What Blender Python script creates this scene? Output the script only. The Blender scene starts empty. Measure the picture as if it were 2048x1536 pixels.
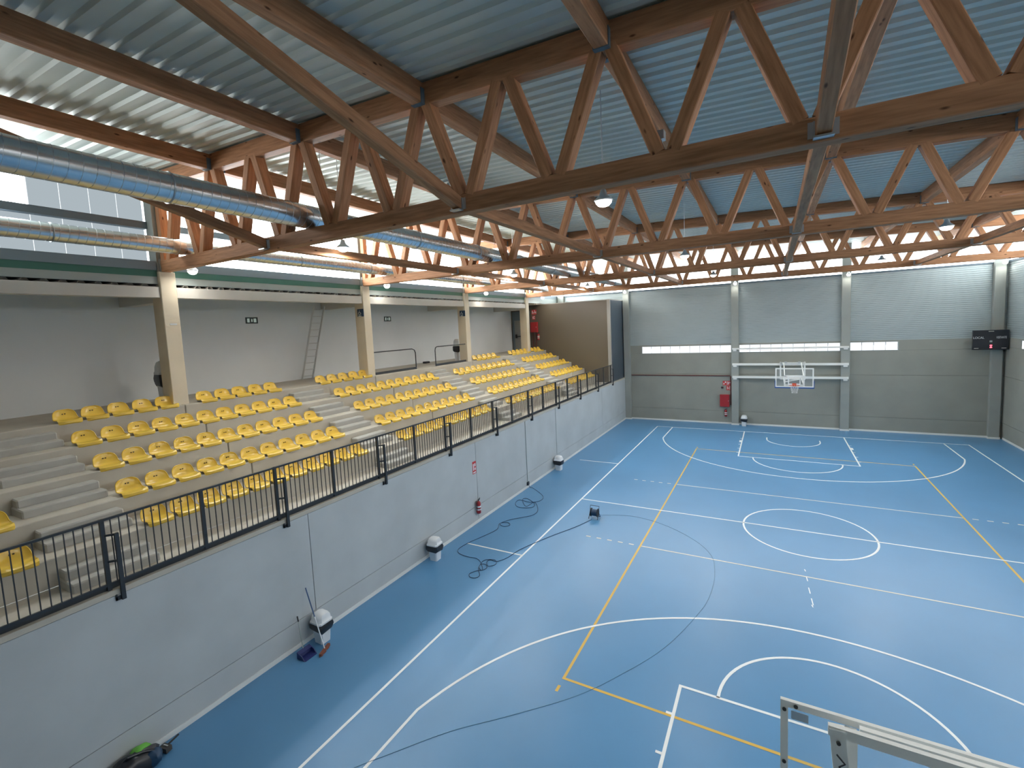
import bpy, math, random
from mathutils import Vector, Matrix
random.seed(7)
sc = bpy.context.scene
COL = sc.collection

# ------------------------------------------------------------------ camera
cam_d = bpy.data.cameras.new('camera'); cam = bpy.data.objects.new('camera', cam_d); COL.objects.link(cam)
CAM = Vector((-0.9313, -16.7589, 6.8575)); YAW, PITCH, ROLL = -0.5100, -0.0881, -0.0471
fwd = Vector((math.sin(YAW)*math.cos(PITCH), math.cos(YAW)*math.cos(PITCH), math.sin(PITCH)))
rgt = Vector((math.cos(YAW), -math.sin(YAW), 0)); upv = rgt.cross(fwd)
r2 = math.cos(ROLL)*rgt + math.sin(ROLL)*upv; u2 = -math.sin(ROLL)*rgt + math.cos(ROLL)*upv
cam.matrix_world = Matrix(((r2.x, u2.x, -fwd.x, CAM.x), (r2.y, u2.y, -fwd.y, CAM.y), (r2.z, u2.z, -fwd.z, CAM.z), (0, 0, 0, 1)))
cam_d.sensor_width = 36.0; cam_d.lens = 930.23*36/2048
cam_d.shift_x = (1024-1029.27)/2048; cam_d.shift_y = (737.58-768)/2048
cam_d.clip_start = 0.05; cam_d.clip_end = 300
sc.camera = cam

# ------------------------------------------------------------------ world and exposure
world = bpy.data.worlds.new('sky'); sc.world = world; world.use_nodes = True
world.node_tree.nodes['Background'].inputs[0].default_value = (0.80, 0.90, 1.0, 1)
world.node_tree.nodes['Background'].inputs[1].default_value = 1.0
DAY = 9.0            # daylight glow of the translucent clerestory panes on the open side
DAY_FAR = 4.4        # the same on the far gable
DAY_SIDE = 5.2       # the same over the side wall, facing away from the bright sky
DAY_DIM = 0.23       # panes shaded by the next building
LAMP_GLOW = 5.0
LAMP_POWER = 45.0
sc.view_settings.view_transform = 'Standard'; sc.view_settings.look = 'None'
sc.view_settings.gamma = 1.0; sc.view_settings.use_curve_mapping = False
sc.view_settings.exposure = 1.2
sc.cycles.max_bounces = 6; sc.cycles.diffuse_bounces = 4; sc.cycles.glossy_bounces = 3
sc.cycles.use_adaptive_sampling = True; sc.cycles.adaptive_threshold = 0.1; sc.cycles.adaptive_min_samples = 16
sc.cycles.transparent_max_bounces = 12
sc.cycles.sample_clamp_indirect = 6.0
sc.cycles.caustics_reflective = False; sc.cycles.caustics_refractive = False

# ------------------------------------------------------------------ materials
MATS = {}
def S(h):  # sRGB 0-255 -> linear
    return tuple((c/255/12.92 if c/255 <= 0.04045 else ((c/255+0.055)/1.055)**2.4) for c in h)
def pbr(name, col, rough=0.6, metal=0.0, var=0.0, vscale=2.0, bump=0.0, bscale=40.0, spec=0.5, stretch=None, alpha=None, trans=0.0):
    m = bpy.data.materials.new(name); m.use_nodes = True; nt = m.node_tree
    b = nt.nodes['Principled BSDF']; b.inputs['Base Color'].default_value = (*col, 1)
    b.inputs['Roughness'].default_value = rough; b.inputs['Metallic'].default_value = metal
    b.inputs['Specular IOR Level'].default_value = spec
    if trans: b.inputs['Transmission Weight'].default_value = trans
    if alpha is not None: b.inputs['Alpha'].default_value = alpha
    tc = nt.nodes.new('ShaderNodeTexCoord'); vec = tc.outputs['Object']
    if stretch:
        mp = nt.nodes.new('ShaderNodeMapping'); mp.inputs['Scale'].default_value = stretch
        nt.links.new(vec, mp.inputs[0]); vec = mp.outputs[0]
    if var:
        n = nt.nodes.new('ShaderNodeTexNoise'); n.inputs['Scale'].default_value = vscale; n.inputs['Detail'].default_value = 5
        nt.links.new(vec, n.inputs['Vector'])
        r = nt.nodes.new('ShaderNodeValToRGB')
        r.color_ramp.elements[0].position = 0.3; r.color_ramp.elements[1].position = 0.72
        r.color_ramp.elements[0].color = (*[c*(1-var) for c in col], 1); r.color_ramp.elements[1].color = (*[min(1, c*(1+var)) for c in col], 1)
        nt.links.new(n.outputs[0], r.inputs[0]); nt.links.new(r.outputs[0], b.inputs['Base Color'])
    if bump:
        n2 = nt.nodes.new('ShaderNodeTexNoise'); n2.inputs['Scale'].default_value = bscale; n2.inputs['Detail'].default_value = 3
        nt.links.new(vec, n2.inputs['Vector'])
        bp = nt.nodes.new('ShaderNodeBump'); bp.inputs['Strength'].default_value = bump; bp.inputs['Distance'].default_value = 0.01
        nt.links.new(n2.outputs[0], bp.inputs['Height']); nt.links.new(bp.outputs[0], b.inputs['Normal'])
    MATS[name] = m; return m
def glow(name, col, strength):
    m = bpy.data.materials.new(name); m.use_nodes = True; nt = m.node_tree
    nt.nodes.remove(nt.nodes['Principled BSDF'])
    e = nt.nodes.new('ShaderNodeEmission'); e.inputs[0].default_value = (*col, 1); e.inputs[1].default_value = strength
    nt.links.new(e.outputs[0], nt.nodes['Material Output'].inputs[0]); MATS[name] = m; return m
def wood(name, col):
    m = pbr(name, col, rough=0.62, spec=0.3); nt = m.node_tree; b = nt.nodes['Principled BSDF']
    tc = [n for n in nt.nodes if n.type == 'TEX_COORD'][0]
    oi = nt.nodes.new('ShaderNodeObjectInfo')
    add = nt.nodes.new('ShaderNodeVectorMath'); add.operation = 'ADD'
    mul = nt.nodes.new('ShaderNodeVectorMath'); mul.operation = 'SCALE'; mul.inputs[0].default_value = (37, 19, 23)
    nt.links.new(oi.outputs['Random'], mul.inputs['Scale']); nt.links.new(tc.outputs['Object'], add.inputs[0]); nt.links.new(mul.outputs[0], add.inputs[1])
    mp = nt.nodes.new('ShaderNodeMapping'); mp.inputs['Scale'].default_value = (1.2, 14, 14); nt.links.new(add.outputs[0], mp.inputs[0])
    n = nt.nodes.new('ShaderNodeTexNoise'); n.inputs['Scale'].default_value = 1.6; n.inputs['Detail'].default_value = 6; nt.links.new(mp.outputs[0], n.inputs['Vector'])
    r = nt.nodes.new('ShaderNodeValToRGB'); r.color_ramp.elements[0].position = 0.3; r.color_ramp.elements[1].position = 0.75
    r.color_ramp.elements[0].color = (col[0]*0.72, col[1]*0.66, col[2]*0.6, 1); r.color_ramp.elements[1].color = (*[c*1.2 for c in col], 1)
    nt.links.new(n.outputs[0], r.inputs[0])
    # large lamella tone shifts
    mp3 = nt.nodes.new('ShaderNodeMapping'); mp3.inputs['Scale'].default_value = (0.35, 3, 6); nt.links.new(add.outputs[0], mp3.inputs[0])
    n3 = nt.nodes.new('ShaderNodeTexNoise'); n3.inputs['Scale'].default_value = 1.0; nt.links.new(mp3.outputs[0], n3.inputs['Vector'])
    mr = nt.nodes.new('ShaderNodeMapRange'); mr.inputs[1].default_value = 0.3; mr.inputs[2].default_value = 0.7; mr.inputs[3].default_value = 0.82; mr.inputs[4].default_value = 1.12
    nt.links.new(n3.outputs[0], mr.inputs[0])
    mx0 = nt.nodes.new('ShaderNodeVectorMath'); mx0.operation = 'SCALE'; nt.links.new(r.outputs[0], mx0.inputs[0]); nt.links.new(mr.outputs[0], mx0.inputs['Scale'])
    # knots
    mp2 = nt.nodes.new('ShaderNodeMapping'); mp2.inputs['Scale'].default_value = (1.5, 4, 4); nt.links.new(add.outputs[0], mp2.inputs[0])
    v = nt.nodes.new('ShaderNodeTexVoronoi'); v.inputs['Scale'].default_value = 1.35; nt.links.new(mp2.outputs[0], v.inputs['Vector'])
    k = nt.nodes.new('ShaderNodeValToRGB'); k.color_ramp.elements[0].position = 0.05; k.color_ramp.elements[1].position = 0.12
    k.color_ramp.elements[0].color = (0.22, 0.16, 0.12, 1); k.color_ramp.elements[1].color = (1, 1, 1, 1); nt.links.new(v.outputs['Distance'], k.inputs[0])
    mx = nt.nodes.new('ShaderNodeMix'); mx.data_type = 'RGBA'; mx.blend_type = 'MULTIPLY'; mx.inputs[0].default_value = 1.0
    nt.links.new(mx0.outputs[0], mx.inputs[6]); nt.links.new(k.outputs[0], mx.inputs[7]); nt.links.new(mx.outputs[2], b.inputs['Base Color'])
    return m
wood('timber', (0.48, 0.245, 0.125))
pbr('court_blue', (0.092, 0.258, 0.475), rough=0.34, var=0.06, vscale=0.35, spec=0.5)
pbr('paint_white', (0.80, 0.83, 0.84), rough=0.45)
pbr('paint_cream', (0.70, 0.68, 0.60), rough=0.45)
pbr('paint_yellow', (0.66, 0.42, 0.07), rough=0.45)
pbr('wall_concrete', (0.50, 0.53, 0.54), rough=0.55, var=0.07, vscale=0.9, bump=0.05, bscale=30)
pbr('far_concrete', (0.30, 0.31, 0.275), rough=0.8, var=0.07, vscale=0.8, bump=0.06, bscale=30)
pbr('column_concrete', (0.70, 0.62, 0.485), rough=0.75, var=0.06, vscale=1.2)
pbr('grey_column', (0.33, 0.355, 0.33), rough=0.75, var=0.05, vscale=1.0)
pbr('stand_concrete', (0.50, 0.47, 0.405), rough=0.8, var=0.07, vscale=1.5, bump=0.05, bscale=40)
pbr('step_concrete', (0.43, 0.425, 0.395), rough=0.85, var=0.08, vscale=2.5, bump=0.1, bscale=60)
pbr('white_plaster', (0.72, 0.75, 0.75), rough=0.75, var=0.04, vscale=0.5)
pbr('beam_white', (0.60, 0.59, 0.55), rough=0.7, var=0.03)
pbr('metal_cladding', (0.41, 0.475, 0.485), rough=0.45, metal=0.25, var=0.04, vscale=0.6)
pbr('roof_sheet', (0.65, 0.715, 0.665), rough=0.5, metal=0.15, var=0.05, vscale=0.5)
pbr('duct_metal', (0.66, 0.70, 0.72), rough=0.27, metal=1.0, var=0.05, vscale=1.5)
pbr('galvanised', (0.55, 0.58, 0.60), rough=0.4, metal=0.9)
pbr('steel_blue_grey', (0.12, 0.165, 0.20), rough=0.55)
pbr('fascia_blue', (0.21, 0.27, 0.31), rough=0.5)
pbr('steel_green', (0.05, 0.165, 0.13), rough=0.5)
pbr('steel_light', (0.36, 0.42, 0.41), rough=0.5)
pbr('rail_steel', (0.035, 0.042, 0.05), rough=0.45, metal=0.2)
pbr('seat_yellow', (0.80, 0.55, 0.085), rough=0.26, spec=0.5)
pbr('black_plastic', (0.012, 0.015, 0.022), rough=0.35)
pbr('dark_mark', (0.05, 0.035, 0.01), rough=0.6)
pbr('bin_white', (0.72, 0.76, 0.80), rough=0.3)
pbr('white_metal', (0.86, 0.87, 0.84), rough=0.4)
pbr('baseboard_white', (0.78, 0.80, 0.78), rough=0.5)
pbr('fire_red', (0.38, 0.025, 0.03), rough=0.4)
pbr('pipe_red', (0.13, 0.03, 0.03), rough=0.5)
pbr('sign_red', (0.60, 0.05, 0.05), rough=0.5)
pbr('rim_orange', (0.62, 0.10, 0.05), rough=0.4)
pbr('pad_blue', (0.02, 0.10, 0.34), rough=0.5)
pbr('net_white', (0.78, 0.78, 0.76), rough=0.8)
pbr('partition_brown', (0.125, 0.105, 0.078), rough=0.33, spec=0.6)
pbr('partition_dark', (0.07, 0.095, 0.125), rough=0.3, metal=0.3)
pbr('panel_edge', (0.33, 0.32, 0.29), rough=0.6)
pbr('glass_board', (0.85, 0.92, 0.95), rough=0.05, alpha=0.07)
pbr('sign_dark', (0.02, 0.035, 0.03), rough=0.4)
pbr('sign_blue', (0.02, 0.05, 0.10), rough=0.4)
pbr('green_fabric', (0.13, 0.42, 0.06), rough=0.7)
pbr('navy_plastic', (0.02, 0.03, 0.14), rough=0.35)
pbr('broom_brown', (0.20, 0.07, 0.045), rough=0.9)
pbr('broom_blue', (0.03, 0.09, 0.22), rough=0.4)
pbr('cable_dark', (0.014, 0.05, 0.11), rough=0.5)
pbr('cable_grey', (0.12, 0.26, 0.38), rough=0.5)
pbr('joint_dark', (0.06, 0.06, 0.058), rough=0.9)
pbr('door_grey', (0.25, 0.26, 0.25), rough=0.5)
pbr('aluminium', (0.62, 0.63, 0.62), rough=0.35, metal=0.7)
glow('daylight_pane', (0.93, 0.97, 1.0), DAY)
glow('daylight_pane_far', (0.93, 0.97, 1.0), DAY_FAR)
glow('daylight_pane_side', (0.93, 0.97, 1.0), DAY_SIDE)
glow('daylight_pane_dim', (0.78, 0.90, 0.97), DAY_DIM)
glow('strip_pane', (0.90, 0.96, 1.0), 0.6)
glow('lamp_glow', (1.0, 0.96, 0.88), LAMP_GLOW)
glow('led_red', (1.0, 0.10, 0.14), 1.5)
glow('exit_white', (0.7, 0.85, 0.75), 0.14)

# ------------------------------------------------------------------ geometry helpers
WL = {}
def wl(o): return WL.get(o.name, Vector((0, 0, 0))) if o else Vector((0, 0, 0))
def tag(o, label, cat, group=None, kind=None):
    o['label'] = label; o['category'] = cat
    if group: o['group'] = group
    if kind: o['kind'] = kind
    return o
def empty(name, loc, label=None, cat=None, group=None, kind=None):
    o = bpy.data.objects.new(name, None); COL.objects.link(o); o.location = loc; o.empty_display_size = 0.1
    WL[o.name] = Vector(loc)
    if label: tag(o, label, cat, group, kind)
    return o
class MB:
    def __init__(s): s.v = []; s.f = []; s.smooth = False
    def box(s, x0, x1, y0, y1, z0, z1):
        n = len(s.v)
        s.v += [(x0,y0,z0),(x1,y0,z0),(x1,y1,z0),(x0,y1,z0),(x0,y0,z1),(x1,y0,z1),(x1,y1,z1),(x0,y1,z1)]
        s.f += [(n,n+3,n+2,n+1),(n+4,n+5,n+6,n+7),(n,n+1,n+5,n+4),(n+1,n+2,n+6,n+5),(n+2,n+3,n+7,n+6),(n+3,n,n+4,n+7)]
        return s
    def cbox(s, x0, x1, y0, y1, z0, z1, c=0.01):   # box with chamfered top edges and upright corners
        P = lambda a, z: [(x0+c+a if False else x0+a, y0+c, z), (x0+c, y0+a, z), (x1-c, y0+a, z), (x1-a, y0+c, z), (x1-a, y1-c, z), (x1-c, y1-a, z), (x0+c, y1-a, z), (x0+a, y1-c, z)]
        n = len(s.v); s.v += P(0, z0) + P(0, z1-c) + P(c*0.8, z1)
        for k in (0, 8):
            for i in range(8):
                j = (i+1) % 8; s.f.append((n+k+i, n+k+j, n+k+8+j, n+k+8+i))
        s.f.append(tuple(n+16+i for i in range(8))); s.f.append(tuple(n+7-i for i in range(8)))
        return s
    def prism(s, poly, axis, a, b):   # poly: 2D points; axis 'x','y' or 'z' is the extrusion axis
        n = len(s.v); k = len(poly)
        def pt(p, t): return (t, p[0], p[1]) if axis == 'x' else ((p[0], t, p[1]) if axis == 'y' else (p[0], p[1], t))
        s.v += [pt(p, a) for p in poly] + [pt(p, b) for p in poly]
        s.f += [tuple(n+i for i in range(k)), tuple(n+k+k-1-i for i in range(k))]
        for i in range(k):
            j = (i+1) % k; s.f.append((n+i, n+k+i, n+k+j, n+j))
        return s
    def bar(s, p, q, w, h, up=(0, 0, 1)):
        p, q = Vector(p), Vector(q); d = (q-p).normalized(); u = Vector(up)
        if abs(d.dot(u)) > 0.98: u = Vector((1, 0, 0))
        sd = d.cross(u).normalized(); u = sd.cross(d).normalized(); n = len(s.v)
        for c in (p, q):
            for a, b in ((-1,-1),(1,-1),(1,1),(-1,1)):
                s.v.append(tuple(c + sd*(a*w/2) + u*(b*h/2)))
        s.f += [(n,n+1,n+2,n+3),(n+7,n+6,n+5,n+4),(n,n+4,n+5,n+1),(n+1,n+5,n+6,n+2),(n+2,n+6,n+7,n+3),(n+3,n+7,n+4,n)]
        return s
    def tube(s, pts, r, k=8, caps=True, closed=False):
        pts = [Vector(p) for p in pts]; m = len(pts); n = len(s.v); prev = None
        for i, p in enumerate(pts):
            if closed: d = pts[(i+1) % m]-pts[i-1]
            else: d = pts[min(i+1, m-1)]-pts[max(i-1, 0)]
            d = d.normalized() if d.length > 1e-9 else Vector((0, 0, 1))
            if prev is None:
                a = Vector((0, 0, 1)) if abs(d.z) < 0.9 else Vector((1, 0, 0)); u = d.cross(a).normalized()
            else:
                u = prev - d*prev.dot(d); u = u.normalized() if u.length > 1e-6 else d.orthogonal().normalized()
            prev = u; w = d.cross(u); rr = r[i] if isinstance(r, (list, tuple)) else r
            for j in range(k):
                t = 2*math.pi*j/k; s.v.append(tuple(p + u*(rr*math.cos(t)) + w*(rr*math.sin(t))))
        for i in range(m if closed else m-1):
            a0, b0 = n+i*k, n+((i+1) % m)*k
            for j in range(k):
                jj = (j+1) % k; s.f.append((a0+j, a0+jj, b0+jj, b0+j))
        if caps and not closed:
            s.f.append(tuple(n+k-1-j for j in range(k))); s.f.append(tuple(n+(m-1)*k+j for j in range(k)))
        s.smooth = True
        return s
    def lathe(s, prof, cx, cy, k=16, z0=0.0):   # prof: (radius, z)
        n = len(s.v); m = len(prof)
        for r, z in prof:
            for j in range(k):
                t = 2*math.pi*j/k; s.v.append((cx+r*math.cos(t), cy+r*math.sin(t), z0+z))
        for i in range(m-1):
            for j in range(k):
                jj = (j+1) % k; s.f.append((n+i*k+j, n+i*k+jj, n+(i+1)*k+jj, n+(i+1)*k+j))
        s.f.append(tuple(n+k-1-j for j in range(k))); s.f.append(tuple(n+(m-1)*k+j for j in range(k)))
        s.smooth = True
        return s
    def build(s, name, mat, parent=None, smooth=None):
        off = wl(parent)
        me = bpy.data.meshes.new(name); me.from_pydata([(x-off.x, y-off.y, z-off.z) for x, y, z in s.v], [], s.f); me.update()
        me.materials.append(MATS[mat])
        if smooth if smooth is not None else s.smooth:
            for p in me.polygons: p.use_smooth = True
            try: me.set_sharp_from_angle(angle=math.radians(40))
            except Exception: pass
        o = bpy.data.objects.new(name, me); COL.objects.link(o)
        if parent: o.parent = parent
        WL[o.name] = off.copy()
        return o
def bx(name, mat, parent, x0, x1, y0, y1, z0, z1, c=None):
    m = MB()
    if c: m.cbox(min(x0,x1), max(x0,x1), min(y0,y1), max(y0,y1), z0, z1, c)
    else: m.box(min(x0,x1), max(x0,x1), min(y0,y1), max(y0,y1), z0, z1)
    return m.build(name, mat, parent)
BEAM = {}
def beam(name, mat, parent, p, q, w, h, up=(0, 0, 1)):
    """a straight member whose mesh runs along its own X axis, so that the grain follows its length"""
    p, q = Vector(p), Vector(q); L = (q-p).length; d = (q-p)/L; u = Vector(up)
    sd = u.cross(d).normalized(); u = d.cross(sd).normalized()
    key = (round(L, 3), w, h, mat)
    if key not in BEAM:
        c = 0.012; P = []; a, b = w/2, h/2
        ring = [(-a, -b+c), (-a+c, -b), (a-c, -b), (a, -b+c), (a, b-c), (a-c, b), (-a+c, b), (-a, b-c)]
        vs = [(0, y, z) for y, z in ring] + [(L, y, z) for y, z in ring]
        fs = [tuple(range(7, -1, -1)), tuple(range(8, 16))] + [(i, (i+1) % 8, 8+(i+1) % 8, 8+i) for i in range(8)]
        me = bpy.data.meshes.new(name); me.from_pydata(vs, [], fs); me.update(); me.materials.append(MATS[mat]); BEAM[key] = me
    o = bpy.data.objects.new(name, BEAM[key]); COL.objects.link(o); off = wl(parent)
    M = Matrix(((d.x, sd.x, u.x, p.x-off.x), (d.y, sd.y, u.y, p.y-off.y), (d.z, sd.z, u.z, p.z-off.z), (0, 0, 0, 1)))
    if parent: o.parent = parent
    o.matrix_local = M; WL[o.name] = off.copy()
    return o
def text(name, body, mat, parent, loc, size, rot, align='CENTER', sx=1.0):
    c = bpy.data.curves.new(name, 'FONT'); c.body = body; c.size = size; c.align_x = align; c.align_y = 'CENTER'; c.extrude = 0.001
    tmp = bpy.data.objects.new(name, c); COL.objects.link(tmp); dg = bpy.context.evaluated_depsgraph_get()
    me = bpy.data.meshes.new_from_object(tmp.evaluated_get(dg)); bpy.data.objects.remove(tmp)
    me.materials.clear(); me.materials.append(MATS[mat]); o = bpy.data.objects.new(name, me); COL.objects.link(o)
    o.location = Vector(loc)-wl(parent); o.rotation_euler = rot; o.scale = (sx, 1, 1)
    if parent: o.parent = parent
    return o
def copy_tree(o, parent=None):
    c = o.copy(); COL.objects.link(c); c.parent = parent
    for ch in list(o.children): copy_tree(ch, c)
    return c
ORD = ['first', 'second', 'third', 'fourth', 'fifth', 'sixth', 'seventh', 'eighth', 'ninth', 'tenth', 'eleventh', 'twelfth']

# ------------------------------------------------------------------ main dimensions (metres)
XL, XR, YF, YB = -10.14, 9.30, 15.85, -18.3      # court hall: left wall face, right wall, far wall, wall behind the viewer
XREAR = -17.6                                     # rear wall of the grandstand gallery
ZW = 2.98                                         # walkway at the foot of the stand
RX = [-11.17, -12.10, -13.03, -13.96, -14.90]     # riser faces of the five tiers
TZ = [3.47+0.43*k for k in range(5)]            # tier tops
PER = 6.95
CY = [-10.2+PER*k for k in range(-1, 4)]          # pillar / truss lines (the first is behind the viewer)
ZC0, ZC1 = 8.77, 9.06                             # bottom chord
def ztop(x): return 10.87-0.0345*(x+13.0)         # underside of the top chord
HC = 0.36

# ------------------------------------------------------------------ floor and markings
floor = bx('floor', 'court_blue', None, XL-0.05, XR+0.3, YB, YF+0.2, -0.25, 0.0)
tag(floor, 'blue resin sports floor with white and yellow court lines', 'floor', kind='structure')
def strip(pts, w, mat, z, closed=False, name='court_line'):
    pts = [Vector((p[0], p[1], 0)) for p in pts]; m = MB(); n = len(pts)
    for i, p in enumerate(pts):
        a = pts[i-1] if (i > 0 or closed) else p; b = pts[(i+1) % n] if (i < n-1 or closed) else p
        d0 = (p-a).normalized() if (p-a).length > 1e-6 else (b-p).normalized(); d1 = (b-p).normalized() if (b-p).length > 1e-6 else d0
        n0, n1 = Vector((-d0.y, d0.x, 0)), Vector((-d1.y, d1.x, 0)); nn = (n0+n1).normalized(); sc_ = 1/max(0.5, nn.dot(n0))
        for sgn in (-1, 1):
            q = p + nn*(sgn*w/2*sc_); m.v += [(q.x, q.y, 0.0002), (q.x, q.y, z)]
    K = n if closed else n-1
    for i in range(K):
        a, b = 4*i, 4*((i+1) % n)
        m.f += [(a+1, b+1, b+3, a+3), (a, a+2, b+2, b), (a, b, b+1, a+1), (a+2, a+3, b+3, b+2)]
    return m.build(name, mat, floor)
def arc(cx, cy, r, a0, a1, n=40): return [(cx+r*math.cos(a0+(a1-a0)*i/n), cy+r*math.sin(a0+(a1-a0)*i/n)) for i in range(n+1)]
HW, HL = 7.55, 13.85
LW = 0.055; WZ, YZ = 0.004, 0.0025
strip([(-HW, -HL), (HW, -HL), (HW, HL), (-HW, HL)], LW, 'paint_white', WZ, closed=True)
strip([(-HW, 0), (HW, 0)], LW, 'paint_white', WZ)
strip(arc(0, 0, 1.8, 0, 2*math.pi, 64)[:-1], LW, 'paint_white', WZ, closed=True)
for s in (-1, 1):
    bl = s*HL
    strip([(-2.45, bl), (-2.45, s*8.23), (2.45, s*8.23), (2.45, bl)], LW, 'paint_white', WZ)
    strip(arc(0, s*8.23, 1.8, 0, -s*math.pi, 36), LW, 'paint_white', WZ)
    by = s*(HL-1.575); a = math.acos(6.6/6.75)
    strip([(-6.6, bl)]+[(6.75*math.cos(t), by-s*6.75*math.sin(t)) for t in [math.pi-a-(math.pi-2*a)*i/60 for i in range(61)]]+[(6.6, bl)], LW, 'paint_white', WZ)
    strip([(-1.25, by+s*0.375)]+[(1.25*math.cos(t), by-s*1.25*math.sin(t)) for t in [math.pi-math.pi*i/30 for i in range(31)]]+[(1.25, by+s*0.375)], LW, 'paint_white', WZ)
    for sx in (-1, 1):
        for d, w, l in ((1.85, 0.05, 0.10), (2.5, 0.40, 0.10), (3.2, 0.05, 0.10), (4.05, 0.05, 0.10), (4.9, 0.05, 0.10)):
            strip([(sx*2.475, s*(HL-d)), (sx*(2.475+l), s*(HL-d))], w, 'paint_white', WZ)
strip([(-HW, -5.0), (-9.55, -5.0)], LW, 'paint_white', WZ); strip([(-HW, 5.0), (-9.55, 5.0)], LW, 'paint_white', WZ)
strip([(-4.5, -9), (4.5, -9), (4.5, 9), (-4.5, 9)], LW, 'paint_yellow', YZ, closed=True)
for y in (-3, 3):
    strip([(-4.47, y), (4.47, y)], LW*0.85, 'paint_cream', 0.003)
    for sx in (-1, 1):
        for k in range(5): strip([(sx*(4.70+0.35*k), y), (sx*(4.85+0.35*k), y)], LW, 'paint_cream', 0.003)
for s in (-1, 1):
    strip([(-4.5, s*9.20), (-4.5, s*9.36)], LW, 'paint_yellow', YZ); strip([(4.5, s*9.20), (4.5, s*9.36)], LW, 'paint_yellow', YZ)

# ------------------------------------------------------------------ left retaining wall
wall_l = empty('wall_left', (XL, -1.2, 0), 'long grey concrete retaining wall below the grandstand railing', 'wall', kind='structure')
bx('wall_core', 'joint_dark', wall_l, XL-0.30, XL-0.02, YB, YF, 0, ZW-0.12)
jy = [YB, -10.2, -3.42, 3.55, 10.5, YF]
for i in range(5):
    g = 0.008
    bx('concrete_panel', 'wall_concrete', wall_l, XL-0.05, XL, jy[i]+g, jy[i+1]-g, 0.0, 0.60)
    bx('concrete_panel', 'wall_concrete', wall_l, XL-0.05, XL, jy[i]+g, jy[i+1]-g, 0.612, ZW-0.10)
bx('coping', 'stand_concrete', wall_l, XL-0.35, XL+0.012, YB, YF, ZW-0.088, ZW)
o = bx('baseboard_left', 'baseboard_white', None, XL, XL+0.018, YB, YF, 0.0, 0.10); tag(o, 'white skirting strip along the foot of the grandstand wall', 'baseboard', kind='structure')

# ------------------------------------------------------------------ far wall
wall_f = empty('wall_far', (0, YF, 0), 'far end wall of concrete panels with grey metal cladding above', 'wall', kind='structure')
FCX = [-9.95, -3.06, 2.67, 8.97]                    # far wall columns (centres)
bx('wall_core', 'joint_dark', wall_f, XREAR, XR+0.3, YF+0.06, YF+0.25, 0, 8.9)
XS = [-17.6, -9.95, -3.06, 2.67, XR+0.3]
for i in range(4):
    a, b = XS[i]+0.006, XS[i+1]-0.006
    for z0, z1 in ((0, 0.84), (0.852, 3.24), (3.252, 4.63)):
        bx('concrete_panel', 'far_concrete', wall_f, a, b, YF, YF+0.06, z0, z1)
    # band at window height, open where the strip window is
    if i == 0: segs = [(a, b)]
    elif i == 1: segs = [(a, -8.95)]
    elif i == 2: segs = []
    else: segs = [(5.08, b)]
    for c, d in segs: bx('concrete_panel', 'far_concrete', wall_f, c, d, YF, YF+0.06, 4.636, 5.20)
    if i > 0:
        c0 = max(a, -8.95); c1 = min(b, 5.08)
        bx('concrete_panel', 'far_concrete', wall_f, c0, c1, YF, YF+0.06, 5.11, 5.20)
# metal cladding: horizontal ribbed sheets
rib = []
def ribbed(name, parent, axis, fix, a, b, z0, z1, depth=0.03, pitch=0.125, sgn=-1):
    m = MB(); zs = []; z = z0
    while z < z1-0.001:
        zs += [(z, 0), (min(z+pitch*0.72, z1), 0), (min(z+pitch*0.80, z1), 1), (min(z+pitch*0.92, z1), 1)]; z += pitch
    zs.append((z1, 0))
    n = 0
    for zz, d in zs:
        f = fix + sgn*depth*(1-d)
        m.v += ([(a, f, zz), (b, f, zz)] if axis == 'x' else [(f, a, zz), (f, b, zz)])
    for i in range(len(zs)-1):
        m.f.append((2*i, 2*i+1, 2*i+3, 2*i+2))
    return m.build(name, 'metal_cladding', parent)
for i in range(4):
    zs = [5.20, 6.45, 7.70, 8.93]
    for k in range(3):
        ribbed('cladding_sheet', wall_f, 'x', YF+0.03, XS[i]+0.006, XS[i+1]-0.006, zs[k], zs[k+1], depth=0.012 if i < 3 else 0.018, pitch=0.104)
bx('cladding_cap', 'steel_blue_grey', wall_f, XREAR, XR+0.3, YF-0.03, YF+0.10, 8.93, 9.02)
for i, x in enumerate(FCX):
    w = 0.42
    o = empty('column', (x, YF-0.05, 0), ['grey concrete column rising behind the dark corner partition', 'grey concrete column beside the red hose cabinet on the far wall', 'grey concrete column between basketball hoop and scoreboard on far wall', 'grey concrete corner column behind the scoreboard'][i], 'column', kind='structure')
    bx('shaft', 'grey_column', o, x-w/2, x+w/2, YF-0.24, YF+0.05, 0.10, 11.0 if x < 0 else 10.8, c=0.012)
    bx('plinth', 'baseboard_white', o, x-w/2-0.02, x+w/2+0.02, YF-0.26, YF+0.05, 0.0, 0.10)
for i in range(3):
    a, b = FCX[i]+0.23, FCX[i+1]-0.23
    o = bx('baseboard_far', 'baseboard_white', None, a, b, YF-0.02, YF, 0.0, 0.10)
    tag(o, ['white skirting strip on far wall under the red pipe', 'white skirting strip on far wall under the basketball hoop', 'white skirting strip on far wall below the scoreboard side'][i], 'baseboard', kind='structure')
o = bx('column', 'grey_column', None, -15.1, -14.65, YF-0.22, YF+0.05, 8.4, 11.2)
tag(o, 'grey column head showing above the brown partition', 'column', kind='structure')
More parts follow.
